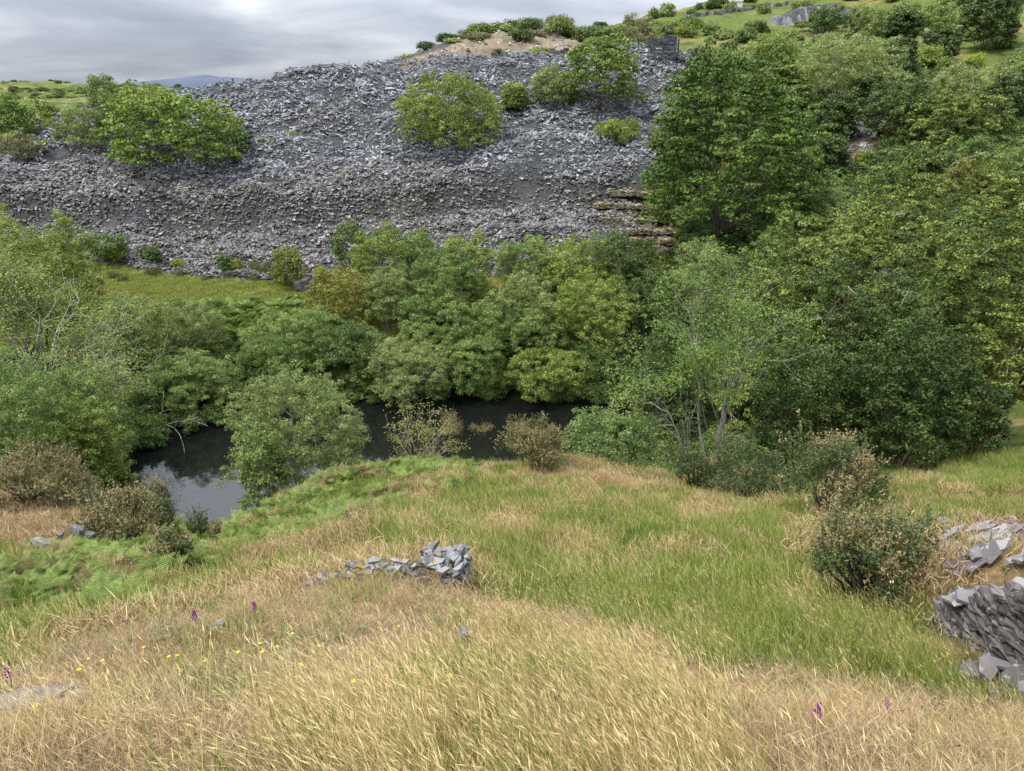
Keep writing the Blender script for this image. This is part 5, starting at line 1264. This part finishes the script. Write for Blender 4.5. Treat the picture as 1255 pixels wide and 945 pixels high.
# raised dry tussocks dotted over the knoll
tx, ty = polar(110, 9.0, 25, 36, .6); tq = []
for a_, b_ in zip(tx, ty):
    r_ = rng.uniform(.16, .36); m_ = int(rng.integers(7, 14)); th_ = rng.uniform(0, 6.28, m_); q_ = r_*np.sqrt(rng.uniform(0, 1, m_))
    tq.append(np.stack([a_+q_*np.cos(th_), b_+q_*np.sin(th_), r_*.75*(1-(q_/r_)**2)], -1))
tq = np.concatenate(tq); zz_ = height(tq[:, 0], tq[:, 1]); kk_ = (zz_ > -19) & keep(tq[:, 0], tq[:, 1]); tq = tq[kk_]; n = len(tq)
scatter('tussocks', 'pale dry tussocks standing proud of the green knoll grass', np.stack([tq[:, 0], tq[:, 1], zz_[kk_]+tq[:, 2]], -1), dry_far + straw_far[:2], np.stack([rng.normal(0, .2, n), rng.normal(0, .2, n), rng.uniform(-1, 1, n)], -1), rng.uniform(.8, 1.25, n), rng.integers(0, 6, n))
put_grass('seeding_grass', 'seeding grass mixed through the middle of the knoll', x2[st], y2[st], straw_far, .7, 1.2)
put_grass('tan_grass', 'tan dry tussocks scattered over the knoll', x2[dr], y2[dr], dry_far, .7, 1.3)
put_grass('knoll_grass', 'soft green grass covering the knoll above the pond', x2[gr], y2[gr], green_far, .55, 1.15)
# meadow
n = 15000; x = rng.uniform(-75, 25, n); y = rng.uniform(59, 82, n); z = height(x, y); k = (z > -21.4) & ~tipmask(x, y, z); x, y, z = x[k], y[k], z[k]; n = len(x)
scatter('meadow_grass', 'short green meadow grass between the pond and the slate', np.stack([x, y, z], -1), meadow_p, np.stack([np.zeros(n)]*2+[rng.uniform(0, 6, n)], -1), rng.uniform(.3, .9, n), rng.integers(0, 4, n))
R_ = [(rng.uniform(310, 350), rng.uniform(326, 344)) for _ in range(26)] + [(rng.uniform(120, 330), rng.uniform(330, 350)) for _ in range(14)]
PP = [ray_ground(a, b, 50, 100) for a, b in R_]; PP = np.array([p for p in PP if p is not None]); n = len(PP)
scatter('rushes', 'tufts of rushes on the meadow before the slate', PP, rush_p, np.stack([np.zeros(n)]*2+[rng.uniform(0, 6, n)], -1), rng.uniform(.6, 1.2, n), rng.integers(0, 3, n))

# bracken
def bracken_mesh(rg, L=.75, nf=6, npin=15):
    mb = MB()
    for f in range(nf):
        az = f*2*PI/nf + rg.uniform(-.4, .4); el = rg.uniform(.7, 1.15); Lf = L*rg.uniform(.65, 1.1)
        t = np.linspace(0, 1, npin+2); hx = Lf*(t*math.cos(el)+.35*t**2); hz = Lf*(t*math.sin(el)-.38*t**2)
        d = np.array([math.cos(az), math.sin(az), 0]); s = np.array([-d[1], d[0], 0])
        P = d[None]*hx[:, None] + np.array([0, 0, 1.])[None]*hz[:, None]
        tube(mb, P[::3], np.linspace(.006, .002, len(P[::3])), 3, .3)
        c0 = rg.uniform(.2, .8)
        for k in range(2, npin+2):
            pl = Lf*.42*math.sin(PI*min(1, (k/(npin+1))*.75+.28))*(1-(k/(npin+2))**3)
            tg = P[min(k+1, npin+1)]-P[k-1]; tg /= np.linalg.norm(tg)+1e-9
            nrm = np.cross(tg, s)
            for sg in (-1, 1):
                a = s*sg*.93 + tg*.35; a /= np.linalg.norm(a); wv = tg*Lf*.021
                b0 = P[k]; m1 = b0 + a*pl*.45 - np.array([0, 0, pl*.05]); e = b0 + a*pl - np.array([0, 0, pl*.22])
                V = [b0-wv*.7, m1-wv, e, m1+wv, b0+wv*.7]
                mb.put(V, [(0, 1, 3, 4)], [(1, 2, 3)], np.clip(c0+rg.normal(0, .12), 0, 1))
    return mb.mesh('bracken', LM['bracken'])
bp_ = [bracken_mesh(np.random.default_rng(300+k)) for k in range(4)]
n = 19000; x, y = polar(n, 6, 34, 46, .8); z = height(x, y); st, fe, = fields(x, y, z)
k = fe & keep(x, y) & (fbm(x/1.6, y/1.6, 78, 3) + rng.normal(0, .07, n) > .47); x, y, z = x[k], y[k], z[k]; n = len(x)
scatter('bracken', 'bright green bracken fern covering the banks either side of the knoll', np.stack([x, y, z+rng.uniform(0, .22, n)], -1), bp_, np.stack([rng.normal(0, .3, n), rng.normal(0, .3, n), rng.uniform(0, 6.28, n)], -1), rng.uniform(.28, .7, n), rng.integers(0, 4, n))
n = 5000; x = rng.uniform(-42, -8, n); y = rng.uniform(57, 72, n); z = height(x, y); st, fe = fields(x, y, z); k = fe; x, y, z = x[k], y[k], z[k]; n = len(x)
if n: scatter('far_bracken', 'bracken patch on the meadow bank beyond the pond', np.stack([x, y, z], -1), bp_, np.stack([rng.normal(0, .15, n), rng.normal(0, .15, n), rng.uniform(0, 6.28, n)], -1), rng.uniform(1.2, 2.0, n), rng.integers(0, 4, n))
print('FACES', sum(len(m.polygons) for m in bpy.data.meshes)/1e6)
# last year's brown fronds among the bracken, and docks/thistles in the foreground grass
M_DEADF = leaf_mat('dead_bracken', (.10,.075,.03), (.20,.15,.07), (.31,.24,.13), .2, .8, .1)
db = []
for k in range(2):
    me = bracken_mesh(np.random.default_rng(400+k)); me = me.copy(); me.materials.clear(); me.materials.append(M_DEADF); db.append(me)
n = 9000; x, y = polar(n, 6, 32, 44, .9); z = height(x, y); st, fe = fields(x, y, z); k = fe & (fbm(x/1.1, y/1.1, 81, 3) > .63); x, y, z = x[k], y[k], z[k]; n = len(x)
if n: scatter('dead_bracken', 'brown dead fronds showing through the green bracken', np.stack([x, y, z+.05], -1), db, np.stack([rng.normal(0, .5, n), rng.normal(0, .5, n), rng.uniform(0, 6.28, n)], -1), rng.uniform(.4, .8, n), rng.integers(0, 2, n))
M_BROAD = leaf_mat('broad_green_leaves', (.05,.085,.02), (.10,.15,.04), (.19,.23,.09), .3, .5, .3, .5)
br = []
for k in range(4):
    mb = MB(); rg = np.random.default_rng(500+k)
    for q in range(int(rg.integers(7, 13))):
        a = rg.uniform(0, 2*PI); el = rg.uniform(.15, .9); L_ = rg.uniform(.05, .12); d = np.array([math.cos(a)*math.cos(el), math.sin(a)*math.cos(el), math.sin(el)]); s_ = np.array([-math.sin(a), math.cos(a), 0])*L_*.16
        m1 = d*L_*.45; e = d*L_ - np.array([0, 0, L_*.25]); b0 = np.array([0, 0, .0])
        mb.put([b0, m1+s_, e, m1-s_, m1-np.array([0, 0, L_*.03])], None, [(0,1,4),(1,2,4),(2,3,4),(3,0,4)], rg.uniform(0, 1))
    br.append(mb.mesh('rosette', M_BROAD))
n = 900; x, y = polar(n, 2.8, 11, 42, .8); z = height(x, y); k = (fbm(x/.9, y/.9, 91, 3) > .5) & keep(x, y); x, y, z = x[k], y[k], z[k]; n = len(x)
scatter('broad_leaved_weeds', 'low green broad leaved plants in gaps of the foreground grass', np.stack([x, y, z+.03], -1), br, np.stack([rng.normal(0, .1, n), rng.normal(0, .1, n), rng.uniform(0, 6.28, n)], -1), rng.uniform(.45, 1.0, n), rng.integers(0, 4, n))
